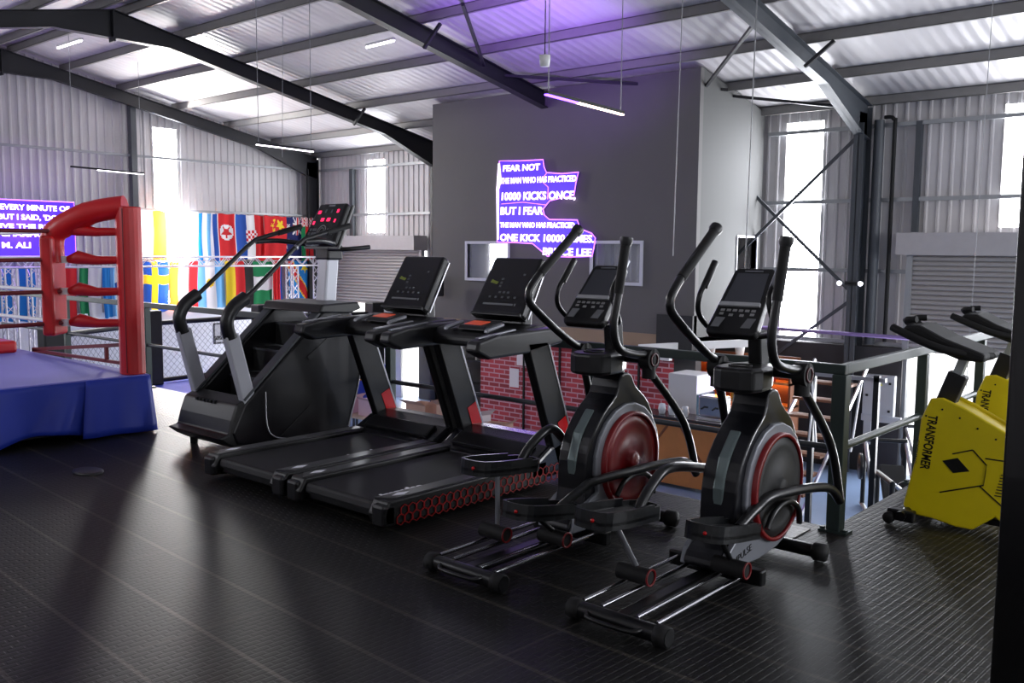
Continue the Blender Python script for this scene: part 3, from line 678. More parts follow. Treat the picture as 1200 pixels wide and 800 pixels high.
# ================================================================ TREADMILLS
def treadmill(x, yy, label, txt_y):
    root = empty('treadmill', (x, yy, 0), 0, label, 'treadmill', 'treadmills facing the rail')
    f = MB()
    for s in (-1, 1): f.prism([(.02, .05), (.0, .11), (.05, .19), (1.5, .19), (1.5, .04), (.1, .04)], s*.33, s*.475, 'x')
    f.box(-.33, .33, .06, 1.45, .06, .13)
    f.build('side_frame', BLK, root, bevel=.012)
    MB().prism([(.03, .1), (.05, .165), (1.5, .165), (1.5, .1)], -.33, .33, 'x').build('running_belt', mat('running_belt_rubber', (14, 14, 17), .6, bump=.15, bscale=300), root, bevel=.02)
    for s in (-1, 1):
        MB().prism([(.35*s, .04), (.45*s, .12), (.45*s, 1.42), (.35*s, 1.42)], .19, .196, 'z').build('foot_rail', mat('grey_foot_rail', (86, 86, 88), .35, .3), root)
        MB().box(min(s*.36, s*.475), max(s*.36, s*.475), .0, .1, .035, .17).build('end_cap', BLK2, root, bevel=.02)
    # honeycomb strip on each flank
    for s in (-1, 1):
        mb = MB(); hr = .036; x0 = s*.476
        for row in range(2):
            for i in range(26):
                cy = .13+i*hr*1.75+(row % 2)*hr*.87; cz = .068+row*hr*1.45
                h = [(cy+hr*cos(pi/6+pi/3*k_), cz+hr*sin(pi/6+pi/3*k_)) for k_ in range(6)]
                g = [(cy+hr*.84*cos(pi/6+pi/3*k_), cz+hr*.84*sin(pi/6+pi/3*k_)) for k_ in range(6)]
                vs = [(x0+s*.004, *q) for q in h]+[(x0+s*.004, *q) for q in g]+[(x0, *q) for q in h]+[(x0, *q) for q in g]
                fs = []
                for k_ in range(6):
                    l_ = (k_+1) % 6; fs += [(k_, l_, 6+l_, 6+k_), (12+k_, 12+l_, l_, k_), (6+k_, 6+l_, 18+l_, 18+k_)]
                mb.add(vs, fs)
        mb.build('honeycomb_strip', mat('red_honeycomb', (150, 14, 16), .4), root)
    # motor hood
    mb = MB(); mb.prism([(1.32, .17), (1.42, .215), (1.54, .28), (1.66, .31), (1.78, .305), (1.85, .27), (1.88, .2), (1.89, .06), (1.32, .06)], -.475, .475, 'x')
    mb.build('motor_hood', mat('hood_plastic', (20, 19, 25), .26, coat=.1), root, bevel=.03, bs=3)
    MB().prism([(1.40, .2), (1.52, .265), (1.5, .29), (1.38, .225)], -.36, .36, 'x').build('hood_vent', BLK2, root, bevel=.008)
    # uprights
    for s in (-1, 1):
        U = [(1.63, .1), (1.87, .1), (1.50, 1.03), (1.27, 1.03)]
        mb = MB(); mb.prism(U, s*.405, s*.475, 'x'); u = mb.build('upright', DKPAINT, root, bevel=.014)
        mb = MB(); mb.prism([(1.69, .24), (1.80, .24), (1.70, .48), (1.61, .44)], .476 if s > 0 else -.404, .480 if s > 0 else -.400, 'x'); mb.build('red_flash', REDP, u)
        mb = MB(); mb.bar((.477 if s > 0 else -.402, 1.85, .14), (.477 if s > 0 else -.402, 1.505, 1.0), .006, .012); mb.build('edge_trim', ALU, u)
        A = [(.78, 1.0), (.80, 1.065), (.98, 1.1), (1.62, 1.115), (1.70, 1.08), (1.66, 1.0), (1.3, .955), (.9, .945)]
        mb = MB(); mb.prism(A, s*.36, s*.475, 'x'); a = mb.build('arm_rest', BLK2, root, bevel=.02, bs=3)
        MB().bar((s*.42, .84, 1.085), (s*.42, 1.2, 1.12), .03, .008).build('grip_strip', SILV, a)
        MB().prism([(1.16, 1.08), (1.34, 1.12), (1.34, 1.145), (1.17, 1.11)], s*.175, s*.215, 'x').build('heart_rate_grip', SILV, root, bevel=.01)
    MB().prism([(1.2, 1.03), (1.24, 1.085), (1.5, 1.13), (1.6, 1.12), (1.6, .97), (1.2, .97)], -.38, .38, 'x').build('dash_tray', BLK, root, bevel=.02)
    MB().prism([(1.22, 1.09), (1.24, 1.12), (1.42, 1.15), (1.42, 1.12)], -.13, .13, 'x').build('keypad_base', BLK2, root, bevel=.008)
    mb = MB(); mb.prism([(1.26, 1.118), (1.265, 1.128), (1.36, 1.145), (1.36, 1.135)], -.1, .06, 'x'); mb.build('orange_keypad', mat('orange_keypad', (216, 84, 46), .4, emit=(230, 80, 40), es=.1), root)
    # console
    M = frame((0, 1.47, 1.18), (1, 0, 0), (0, .25, .41))     # local y up the console, z towards user
    c = MB(); c.M = M; c.prism([(-.25, 0), (.25, 0), (.23, .49), (-.23, .49)], -.075, 0, 'z'); con = c.build('console', GLOSS, root, bevel=.022, bs=3)
    q = MB(); q.M = M; q.prism([(-.24, .02), (-.24, 0), (.24, 0), (.235, .03)], -.08, .012, 'z'); q.build('console_lip', BLK2, con, bevel=.006)
    q = MB(); q.M = M; q.bar((.25, .02, -.075), (.23, .47, -.075), .01, .01); q.build('silver_edge', ALU, con)
    g = MB(); g.M = M; g.box(-.16, .13, .085, .10, 0, .002); g.box(.14, .155, .083, .102, 0, .002); g.build('speed_scale', mat('print_grey', (118, 120, 124), .5), con)
    for i, (bx, by) in enumerate(((-.12, .15), (-.06, .15), (0, .15), (.06, .15), (.12, .15), (-.04, .19), (.0, .19), (.04, .19), (-.06, .24), (-.06, .27), (-.06, .3), (.13, .34))):
        g = MB(); g.M = M; g.box(bx-.011, bx+.011, by-.008, by+.008, 0, .002); g.build('button', mat('print_dim', (84, 86, 90), .5), con)
    g = MB(); g.M = M; g.prism([(-.17, .27), (-.1, .255), (-.09, .275), (-.13, .285), (-.16, .295)], 0, .002, 'z'); g.build('green_emblem', mat('print_green', (128, 140, 50), .5), con)
    q = MB(); q.prism([(1.52, .98), (1.66, .98), (1.66, 1.24), (1.57, 1.24)], -.2, .2, 'x'); q.build('console_neck', BLK2, root, bevel=.02)
    WM = mat('white_print', (225, 225, 235), .4, emit=(225, 225, 235), es=.05)
    text('belt_lettering', 'impulse', .09, WM, root, frame((.30, txt_y, .1665), (0, 1, 0), (-1, 0, 0)), .0008, width=.34, bold=.004)
    for s in (-1, 1):
        d = MB(); cx = s*.4; d.add([(cx-.03, .2, .197), (cx, .13, .197), (cx+.03, .2, .197), (cx, .27, .197)], [(0, 1, 2, 3)]); d.build('diamond_emblem', WM, root)
    return root
T1 = treadmill(-5.42, 3.42, 'left of the two black treadmills with red honeycomb flanks, beside the stair climber', .72)
T2 = treadmill(-4.42, 3.42, 'right of the two black treadmills with red honeycomb flanks, beside the ellipticals', .16)

# ================================================================ ELLIPTICALS
def elliptical(x, yy, label, disc, pedR, pedL, rollR, rollL):
    root = empty('elliptical_trainer', (x, yy, 0), 0, label, 'elliptical trainer', 'ellipticals side by side')
    B = mat('elliptical_black', (14, 15, 17), .3); SV = mat('elliptical_silver', (134, 137, 144), .4, .3)
    mb = MB(); mb.tube([(-.26, 0, .05), (.26, 0, .05)], .038, 14); rb = mb.build('rear_stabiliser', B, root)
    for s in (-1, 1): MB().lathe([(0, s*.26), (.046, s*.255), (.048, s*.2), (.04, s*.195)], (0, 0, .048), 'x', 16).build('end_cap', RUB, rb)
    MB().tube(spl([(-.14, -.03, .06), (-.1, -.07, .055), (.1, -.07, .055), (.14, -.03, .06)], 5), .011, 8).build('carry_handle', B, rb)
    MB().tube([(-.3, 1.5, .05), (.3, 1.5, .05)], .036, 14).build('front_stabiliser', B, root)
    for s in (-1, 1): MB().lathe([(0, s*.32), (.047, s*.31), (.05, s*.25), (.04, s*.24)], (0, 1.5, .05), 'x', 16).build('end_cap', RUB, root)
    MB().box(-.035, .035, .02, 1.5, .03, .075).build('base_beam', B, root, bevel=.008)
    for rx in (-.2, -.1, .085, .185): MB().tube([(rx, .02, .085), (rx, .86, .085)], .011, 8).build('chrome_rail', CHROME, root)
    MB().box(-.26, .26, .84, .9, .03, .11).build('rail_bracket', B, root, bevel=.01)
    # shroud
    OO = [(.72, .1), (.74, .17), (.85, .24), (.87, .46), (.92, .6), (1.03, .73), (1.15, .82), (1.2, .93), (1.3, .93), (1.36, .85), (1.5, .74), (1.6, .55), (1.63, .42), (1.58, .25), (1.45, .12), (1.2, .08), (.9, .07)]
    O = [(q.x, q.y) for q in spl([(a, b, 0) for a, b in OO], 3, closed=True)]
    mb = MB(); mb.prism(O, -.1, .1, 'x'); sh = mb.build('drive_shroud', mat('shroud_dark', (20, 21, 26), .28, coat=.1), root, bevel=.03, bs=3)
    cy, cz, R_ = 1.26, .43, .285
    for s in (-1, 1):
        T = [(.72, .1), (.75, .18), (.86, .25)]+[(cy+(R_+.05)*cos(a), cz+(R_+.05)*sin(a)) for a in [radians(v) for v in range(205, -101, -18)]]+[(1.1, .08)]
        mb = MB(); mb.prism(T, s*.095, s*.125, 'x'); mb.build('silver_side_cover', SV, root, bevel=.008)
        mb = MB(); mb.lathe([(R_, s*.12), (R_, s*.15), (R_-.02, s*.155), (R_-.022, s*.14)], (0, cy, cz), 'x', 48, loop=True); mb.build('red_ring', mat('red_ring', (120, 8, 16), .35), root)
        mb = MB(); mb.lathe([(R_-.02, s*.13), (R_-.03, s*.144), (R_*.75, s*.146), (R_*.72, s*.144), (.055, s*.144), (.05, s*.165), (.03, s*.172), (0, s*.173)], (0, cy, cz), 'x', 48); mb.build('flywheel_cover', disc, root)
    text('brand_lettering', 'IMPULSE', .05, BLK, root, frame((.1265, .8, .115), (0, 1, .18), (0, -.18, 1)), .001, width=.2)
    MB().prism([(.87, .3), (.9, .3), (.9, .46), (.95, .6), (1.06, .72), (1.03, .745), (.91, .62), (.86, .47)], -.03, .03, 'x').build('spine_gleam', mat('spine_gleam_grey', (110, 124, 124), .3, .3), root, bevel=.01)  # pale strip paints the gleam down the shroud's rear edge
    # column, hub, console
    MB().bar((0, 1.29, .84), (0, 1.245, 1.24), .075, .1).build('column', B, root, bevel=.012)
    MB().bar((0, 1.235, .8), (0, 1.21, .92), .03, .02).build('column_slot', SV, root)
    P_ = [(-.11, .98), (-.13, 1.05), (-.12, 1.18), (-.07, 1.3), (.07, 1.3), (.12, 1.18), (.13, 1.05), (.11, .98), (.05, .95), (-.05, .95)]
    MB().prism(P_, .945, 1.07, 'z').build('bottle_tray', B, root, bevel=.02, bs=3)
    MB().lathe([(.05, 1.071), (.06, 1.071), (.06, 1.078), (.05, 1.078)], (0, 1.06, 0), 'z', 20, loop=True).build('cup_ring', RUB, root)
    MB().tube([(-.24, 1.27, 1.03), (.24, 1.27, 1.03)], .03, 12).build('pivot_axle', B, root)
    # swing arms
    def arm(s, low, mid, up, name='swing_arm'):
        piv = Vector((s*.24, 1.27, 1.03))
        a = MB().tube(spl([low, mid, piv+Vector((0, .02, -.08))], 6), .024, 10).build('lower_arm', B, root)
        MB().tube([piv+Vector((-.035*s, 0, 0)), piv+Vector((.035*s, 0, 0))], .062, 18).build('pivot_boot', RUB, a)
        MB().lathe([(.03, .036*s), (.04, .036*s), (.04, .042*s), (.03, .042*s)], piv, 'x', 20, loop=True).build('pivot_cap', mat('dim_red_ring', (70, 10, 18)), a)
        MB().tube([piv+Vector((0, 0, -.11)), piv+Vector((0, .0, .06))], .04, 12).build('arm_sleeve', RUB, a)
        h = MB().tube(spl(up, 6), .023, 12).build('handle', B, root)
        e = Vector(up[-1]); d = (e-Vector(up[-2])).normalized()
        MB().tube([Vector(up[-2]).lerp(e, .05), e-d*.03], .0265, 12).build('foam_grip', RUB, h)
        MB().tube([e-d*.035, e-d*.01, e+d*.012], [.028, .036, .036], 14).build('grip_end', BLK2, h)
        return a
    arm(1, (.235, 1.86, .25), (.235, 1.69, .60), [(.24, 1.25, 1.06), (.235, 1.12, 1.07), (.23, .97, 1.12), (.225, .93, 1.25), (.235, .95, 1.4), (.25, 1.0, 1.71)])
    arm(-1, (-.235, 1.42, .42), (-.235, 1.38, .66), [(-.24, 1.26, 1.06), (-.235, 1.12, 1.12), (-.235, .86, 1.28), (-.24, .76, 1.38), (-.24, .84, 1.5), (-.25, 1.22, 1.77)])
    # console
    M = frame((-.015, .95, 1.24), (1, 0, 0), (0, .66, .78))
    c = MB(); c.M = M; c.prism([(-.14, .02), (-.125, 0), (.125, 0), (.14, .02), (.115, .41), (.095, .43), (-.095, .43), (-.115, .41)], -.05, 0, 'z'); con = c.build('console', B, root, bevel=.014, bs=3)
    q = MB(); q.M = M; q.prism([(-.1, .2), (.1, .2), (.085, .39), (-.085, .39)], 0, .003, 'z'); q.build('screen', mat('dark_screen', (74, 76, 84), .3), con)
    q = MB(); q.M = M; q.prism([(-.112, .172), (.112, .172), (.108, .195), (-.108, .195)], 0, .012, 'z'); q.build('silver_ledge', mat('pale_ledge', (186, 188, 192), .4), con)
    q = MB(); q.M = M; q.box(-.05, .05, .4, .407, 0, .004); q.build('top_trim', SILV, con)
    for bx, by in [(-.085+.034*i, .148) for i in range(6)]+[(-.085, .125), (.085, .125), (-.03, .118), (.03, .118)]:
        q = MB(); q.M = M; q.box(bx-.011, bx+.011, by-.007, by+.007, 0, .003); q.build('button', mat('print_light', (150, 150, 150), .5), con)
    for s in (-1, 1):
        q = MB(); q.M = M; q.prism([(s*.115, .04), (s*.07, .04), (s*.055, .1), (s*.105, .1)] if s < 0 else [(.05, .04), (.1, .04), (.115, .1), (.07, .1)], 0, .004, 'z'); q.build('speaker_patch', mat('grey_patch', (120, 122, 126), .5), con)
        h = MB().tube(spl([(s*.06, 1.12, 1.22), (s*.17, 1.06, 1.25), (s*.2, .98, 1.33), (s*.19, .96, 1.42), (s*.185, 1.02, 1.5), (s*.185, 1.1, 1.59)], 6), .0145, 10).build('fixed_handle', B, root)
        MB().tube([(s*.186, 1.0, 1.47), (s*.185, 1.105, 1.595)], .019, 12).build('pulse_grip', SILV if s > 0 else BLK2, h)
    # pedals
    def pedal(s, c_, tilt, armpts, roll):
        cx = s*.145; M = Matrix.Translation((cx, c_[0], c_[1])) @ Matrix.Rotation(tilt, 4, 'X')
        out = [(-.085, -.22), (.0, -.25), (.085, -.22), (.105, -.09), (.095, .1), (.07, .25), (-.07, .25), (-.095, .1), (-.105, -.09)]
        out = [(q.x, q.y) for q in spl([(a_, b_, 0) for a_, b_ in out], 3, closed=True)]
        p_ = MB(); p_.M = M; p_.prism(out, 0, .03, 'z'); ped = p_.build('pedal', B, root, bevel=.008)
        r_ = MB(); r_.M = M
        for i in range(len(out)):
            a, b = out[i], out[(i+1) % len(out)]
            ai, bi = (a[0]*.86, a[1]*.94), (b[0]*.86, b[1]*.94)
            hz = .068 if (a[1]+b[1])/2 < .15 else .055
            r_.add([(a[0], a[1], -.012), (b[0], b[1], -.012), (b[0], b[1], hz), (a[0], a[1], hz), (ai[0], ai[1], 0), (bi[0], bi[1], 0), (bi[0], bi[1], hz), (ai[0], ai[1], hz)], [(0, 1, 2, 3), (7, 6, 5, 4), (3, 2, 6, 7), (0, 4, 5, 1)])
        r_.build('pedal_rim', mat('pedal_grey', (26, 28, 30), .3), ped)
        t_ = MB(); t_.M = M; t_.box(-.06, .06, -.17, .17, .03, .036); t_.build('tread', RUB, ped)
        d = MB(); d.M = M; d.lathe([(.009, -.25), (.009, -.256), (0, -.256)], (.035, 0, .03), 'y', 10); d.build('red_stud', REDP, ped)
        MB().tube(spl(armpts, 6), .026, 12).build('pedal_arm', B, root)
        ra = MB().tube([(cx, c_[0]-.02, c_[1]-.02), (cx*.98, roll+.02, .15)], .014, 8).build('pedal_link', B if s > 0 else SILV, root)
        rr = MB().tube([(s*.145-.085, roll, .135), (s*.145+.085, roll, .135)], .042, 16).build('roller', RUB, ra)
        MB().lathe([(.034, 0), (.042, 0), (.042, .006), (.034, .006)], (s*.145+.086, roll, .135), 'x', 20, loop=True).build('red_ring', mat('red_ring', (120, 8, 16)), rr)
    pedal(1, pedR, radians(-10), [(.145, pedR[0]+.15, pedR[1]-.0), (.15, pedR[0]+.32, pedR[1]+.06), (.17, pedR[0]+.5, pedR[1]+.10), (.22, 1.68, .36), (.235, 1.86, .25)], rollR)
    pedal(-1, pedL, radians(-6), [(-.145, pedL[0]+.16, pedL[1]), (-.145, pedL[0]+.27, pedL[1]+.1), (-.15, pedL[0]+.45, pedL[1]+.16), (-.2, 1.1, .5), (-.235, 1.42, .42)], rollL)
    # crank disc
    for s in (-1, 1): MB().tube(spl([(s*.175, cy+.2*cos(a), .22+.13*sin(a)) for a in [radians(v) for v in range(-10, 200, 35)]], 4), .016, 8).build('crank_link', B, root)
    return root
DISC_RED = mat('red_flywheel_cover', (120, 8, 16), .35, noise=.25, nscale=3)
DISC_BLK = mat('black_flywheel_cover', (9, 10, 10), .6)
E1 = elliptical(-3.09, 3.21, 'elliptical trainer with the red flywheel cover, between treadmill and second elliptical', DISC_RED, (.42, .28), (.42, .47), .53, .38)
E2 = elliptical(-2.17, 3.21, 'elliptical trainer with the black red-ringed flywheel cover, nearest the corner rail post', DISC_BLK, (.66, .31), (.2, .43), .74, .35)

# ================================================================ STAIR CLIMBER
root = empty('stair_climber', (-7.02, 4.1, 0), 0, 'black stair climber with silver posts and red lit console between ring and treadmills', 'stair climber')
S = [(.04, .1), (.0, .2), (.12, .42), (.95, 1.14), (1.2, 1.16), (1.34, 1.0), (1.36, .55), (1.22, .06), (.3, .05)]
for s in (-1, 1):
    mb = MB(); mb.prism(S, s*.32, s*.42, 'x'); sp_ = mb.build('side_panel', mat('climber_panel', (14, 13, 18), .3, coat=.1), root, bevel=.02, bs=3)
    if s > 0:
        MB().tube(spl([(.424, .32, .5), (.424, .33, .22), (.424, .4, .12), (.424, .55, .08)], 5), .006, 6).build('side_trim', ALU, sp_)
        MB().tube([(.424, .42, .08), (.424, .78, .34)], .004, 6).build('side_crease', BLK2, sp_)
        MB().tube(spl([(.424, 1.32, .9), (.426, 1.34, .55), (.424, 1.2, .1)], 5), .006, 6).build('side_trim', ALU, sp_)
        MB().prism([(.75, .75), (1.2, 1.05), (1.2, 1.02), (.78, .72)], .42, .425, 'x').build('side_groove', BLK2, sp_)
    MB().bar((s*.37, .12, .45), (s*.37, .95, 1.16), .1, .02).build('panel_edge', STEEL, sp_)
mb = MB(); mb.prism([(-.12, .17), (-.04, .11), (.06, .06), (.3, .06), (.3, .42), (.17, .47), (.05, .42), (.0, .3), (-.03, .19)], -.41, .41, 'x'); mb.build('rear_base', BLK, root, bevel=.015)
for i in range(6): MB().box(-.2+i*.055, -.17+i*.055, .03, .06, .4, .425).build('vent_slot', RUB, root)
for i in range(4):
    y0, z0 = .2+i*.245, .35+i*.215
    st = MB().prism([(y0, z0-.2), (y0, z0), (y0+.25, z0), (y0+.25, z0-.2)], -.31, .31, 'x').build('step', mat('step_dark', (34, 35, 35), .5), root)
    MB().box(-.31, .31, y0-.006, y0+.012, z0-.012, z0+.006).build('step_nosing', STEEL, st)
MB().prism([(.86, 1.12), (.9, 1.19), (1.3, 1.2), (1.34, 1.14), (1.2, 1.1)], -.42, .46, 'x').build('front_shelf', BLK, root, bevel=.015)
for s in (-1, 1):
    p_ = MB().bar((s*.375, .2, .36), (s*.375, .03, .98), .075, .125).build('silver_post', mat('climber_silver', (196, 198, 206), .4, .15), root, bevel=.012)
    MB().bar((s*.375, .2, .12), (s*.375, .19, .36), .06, .12).build('post_foot', RUB, p_)
    MB().tube(spl([(s*.375, .03, .95), (s*.375, .0, 1.08), (s*.375, .06, 1.19), (s*.375, .18, 1.27)], 5), .056, 12).build('bend_cover', BLK2, p_)
    h = MB().tube(spl([(s*.375, .16, 1.25), (s*.375, .35, 1.4), (s*.37, .72, 1.7), (s*.37, .86, 1.76), (s*.365, 1.27, 1.86)], 6), .0195, 10).build('hand_rail', BLK, root)
    MB().tube([(s*.367, 1.02, 1.8), (s*.365, 1.28, 1.865)], .025, 12).build('foam_grip', RUB, h)
    for q in ((.17, 1.255), (.68, 1.665)): MB().tube([(s*.375, q[0], q[1]), (s*.375, q[0]+.015, q[1]+.0125)], .0235, 12).build('silver_collar', SILV, h)
    MB().tube(spl([(s*.37, .78, 1.72), (s*.34, 1.0, 1.73), (s*.2, 1.25, 1.70), (s*.05, 1.3, 1.69)], 6), .022, 10).build('cross_rail', BLK, h)
MB().tube(spl([(.1, 1.25, 1.66), (.3, 1.3, 1.66), (.36, 1.52, 1.68)], 5), .02, 10).build('side_grip', BLK2, root)
MB().bar((0, 1.28, 1.14), (0, 1.33, 1.66), .15, .14).build('console_pole', mat('climber_silver', (168, 170, 178)), root, bevel=.02)
MB().box(-.1, .1, 1.24, 1.42, 1.56, 1.7).build('pole_collar', BLK, root, bevel=.02)
M = frame((0, 1.18, 1.71), (1, 0, 0), (0, .5, .87)) @ Matrix.Scale(1.12, 4)
c = MB(); c.M = M; c.prism([(-.22, 0), (.22, 0), (.18, .38), (-.18, .38)], -.07, 0, 'z'); con = c.build('console', GLOSS, root, bevel=.025, bs=3)
q = MB(); q.M = M; q.prism([(-.235, -.01), (.235, -.01), (.19, .395), (-.19, .395)], -.08, -.06, 'z'); q.build('grey_back', mat('console_back_grey', (140, 142, 140), .5), con, bevel=.008)
LEDR = mat('red_led', (255, 40, 90), .4, emit=(255, 30, 80), es=1.0)
for bx, by, w_ in ((-.13, .29, .035), (-.05, .3, .02), (.03, .3, .02), (.11, .3, .025), (-.05, .22, .04), (.03, .22, .04), (-.15, .19, .022), (.12, .21, .018)):
    q = MB(); q.M = M; q.box(bx-w_/2, bx+w_/2, by-.015, by+.015, 0, .003); q.build('red_display', LEDR if w_ > .022 or bx in (-.15, .12) else mat('print_dim', (84, 86, 90)), con)
q = MB(); q.M = M; q.tube([(.05*cos(a), .115+.05*sin(a), .002) for a in [2*pi*k_/20 for k_ in range(20)]], .004, 6, closed=True); q.tube([(.028*cos(a), .115+.028*sin(a), .002) for a in [2*pi*k_/16 for k_ in range(16)]], .003, 6, closed=True); q.build('dial_print', mat('print_light', (150, 150, 150)), con)
for bx in (-.15, -.11, -.08, .08, .12, .15):
    for by in (.09, .125):
        q = MB(); q.M = M; q.box(bx-.013, bx+.013, by-.012, by+.012, 0, .003); q.build('button', mat('print_dim', (84, 86, 90)), con)
q = MB(); q.M = M; q.box(-.04, .04, .345, .36, 0, .003); q.build('maker_badge', SILV, con)
for fx_ in (-.36, .36):
    MB().lathe([(.03, 0), (.035, .06)], (fx_, .1, 0), 'z', 12).build('levelling_foot', RUB, root)
    MB().lathe([(.03, 0), (.035, .06)], (fx_, 1.15, 0), 'z', 12).build('levelling_foot', RUB, root)

root.location = (-7.02*.955, 4.1*.955, 0); root.scale = (.955, .955, .99)

# ================================================================ BOXING RING
RXE, RYE, RZ = -7.86, 4.05, .51
root = empty('boxing_ring', (RXE, RYE, 0), 0, 'boxing ring with blue skirt, violet canvas and red padded corner posts', 'boxing ring')
Lx, Ly = 4.6, 4.7
MB().box(-Lx, -.03, -Ly, -.03, .06, RZ-.03).build('platform', DKSTEEL, root)
mb = MB(); n = 40; vs = []
MB().box(-Lx, .004, -Ly, .004, RZ-.03, RZ).build('canvas', CANV, root, bevel=.012)
mb = MB(); nu, nv = 90, 10
def hem(yl):
    d = -yl
    if d < .55: return .015
    if d < 1.35: return .015+.075*sin((d-.55)/.8*pi)
    return .015
vs = []
for j in range(nv+1):
    v = j/nv
    for i in range(nu+1):
        yl = -Ly*i/nu; zb = hem(yl); z = RZ-.01-(RZ-.01-zb)*v
        d = .012+.03*v*(sin(i*.55)+.6*sin(i*.23+2))+.02*v
        fold = .07*v*max(0, 1-abs(-yl-.62-.25*v)/.16)+.03*v*max(0, 1-abs(-yl-1.1-.5*v)/.14)
        vs.append((max(.012, d+fold), yl, z))
fs = [(j*(nu+1)+i, (j+1)*(nu+1)+i, (j+1)*(nu+1)+i+1, j*(nu+1)+i+1) for j in range(nv) for i in range(nu)]
mb.add(vs, fs, 0, True); sk = mb.build('skirt', BLUEV, root); so = sk.modifiers.new('s', 'SOLIDIFY'); so.thickness = .006
# corner flap
mb = MB(); vs = []; fs = []; nu, nv = 14, 8
for j in range(nv+1):
    v = j/nv
    for i in range(nu+1):
        u = i/nu; yl = -.02-.56*u-(.1*u*v)
        vs.append((.05+.07*v+.02*sin(u*9)*v-.02*u, yl+.02*v, RZ-.005-(RZ-.02)*v*(1-.02*u)))
fs = [(j*(nu+1)+i, (j+1)*(nu+1)+i, (j+1)*(nu+1)+i+1, j*(nu+1)+i+1) for j in range(nv) for i in range(nu)]
mb.add(vs, fs, 0, True); fl = mb.build('corner_flap', BLUEV, root); so = fl.modifiers.new('s', 'SOLIDIFY'); so.thickness = .008
mb = MB(); vs = []
for j in range(nv+1):
    for i in range(31):
        vs.append((-Lx*i/30, .015+.02*(j/nv)*(1+sin(i*.8)), RZ-.01-(RZ-.03)*j/nv))
mb.add(vs, [(j*31+i, j*31+i+1, (j+1)*31+i+1, (j+1)*31+i) for j in range(nv) for i in range(30)], 0, True); mb.build('skirt', BLUEV, root)
def corner(px_, py_, sx, sy, pads=True):
    """post at px,py (local), ropes meet inward at (px+sx*.4, py+sy*.4)"""
    P0 = Vector((px_, py_, 0)); Q = Vector((px_+sx*.4, py_+sy*.4, 0))
    p_ = MB(); R2 = .105
    p_.prism([(P0.x+R2*cos(a)*(1.1 if abs(cos(2*a)) < .5 else 1), P0.y+R2*sin(a)*(1.1 if abs(cos(2*a)) < .5 else 1)) for a in [2*pi*k_/16 for k_ in range(16)]], RZ, 2.0, 'z')
    post = p_.build('corner_post', RED, root, bevel=.01)
    MB().tube([P0+Vector((.07, -.085, RZ+.02)), P0+Vector((.07, -.085, 1.98))], .006, 6).build('post_seam', DKRED, post)
    for z in (.97, 1.25, 1.53, 1.78):
        d = (Q-P0).normalized()
        MB().tube([P0+d*.1+Vector((0, 0, z)), P0+d*.28+Vector((0, 0, z-.005)), P0+d*.44+Vector((0, 0, z+.02)), P0+d*.53+Vector((0, 0, z))], [.035, .04, .062, .03], 12).build('turnbuckle_cover', RED, root)
        MB().tube([Q+Vector((0, 0, z-.03)), Q+Vector((0, 0, z+.03))], .038, 10).build('rope_tape', WHT, root)
    d = (Q-P0).normalized(); n_ = Vector((d.y, -d.x, 0))
    c0 = Q+d*.09
    v_ = MB()
    prof = [c0-n_*.15-d*.05, c0+n_*.15-d*.05, c0+n_*.15+d*.06, c0-n_*.15+d*.06]
    v_.prism([(q.x, q.y) for q in prof], .86, 1.74, 'z'); v_.build('corner_pad', RED, root, bevel=.03, bs=3)
    MB().tube(spl([P0+d*.02+Vector((0, 0, 2.0)), P0+d*.3+Vector((0, 0, 1.95)), P0+d*.55+Vector((0, 0, 1.83)), c0+Vector((0, 0, 1.72)), c0+Vector((0, 0, 1.5))], 6), [.10]*7+[.105]*7+[.1]*7+[.09]*4, 14).build('top_cushion', RED, root, bevel=0)
    return Q
Q1 = corner(-.1, -.1, -1, -1); Q2 = corner(-Lx+.1, -.1, 1, -1); Q3 = corner(-.1, -Ly+.1, -1, 1); Q4 = corner(-Lx+.1, -Ly+.1, 1, 1)
for A_, B_, m_ in ((Q1, Q3, DKRED), (Q1, Q2, WHT), (Q2, Q4, WHT), (Q3, Q4, DKRED)):  # back side ropes made white to paint their blown-out glare
    for z in (.97, 1.25, 1.53, 1.78):
        MB().tube([A_+Vector((0, 0, z)), A_.lerp(B_, .5)+Vector((0, 0, z-.015)), B_+Vector((0, 0, z))], .019, 8).build('ring_rope', m_, root)
MB().bar((-2.45, -.03, .545), (-.25, -.03, .76), .03, .035).build('corner_brace', DKRED, root)
MB().bar((-2.45, -.03, .535), (-.2, -.03, .575), .03, .03).build('corner_brace', DKRED, root)
MB().bar((-.75, -.03, .56), (-.75, -.03, .7), .03, .03).build('corner_brace', DKRED, root)
o = MB().box(-11.7, -10.4, 3.3, 3.9, RZ, RZ+.13).build('ring_cushion', RED, bevel=.03); tag(o, 'flat red cushion lying on the violet ring canvas at the left edge', 'cushion')

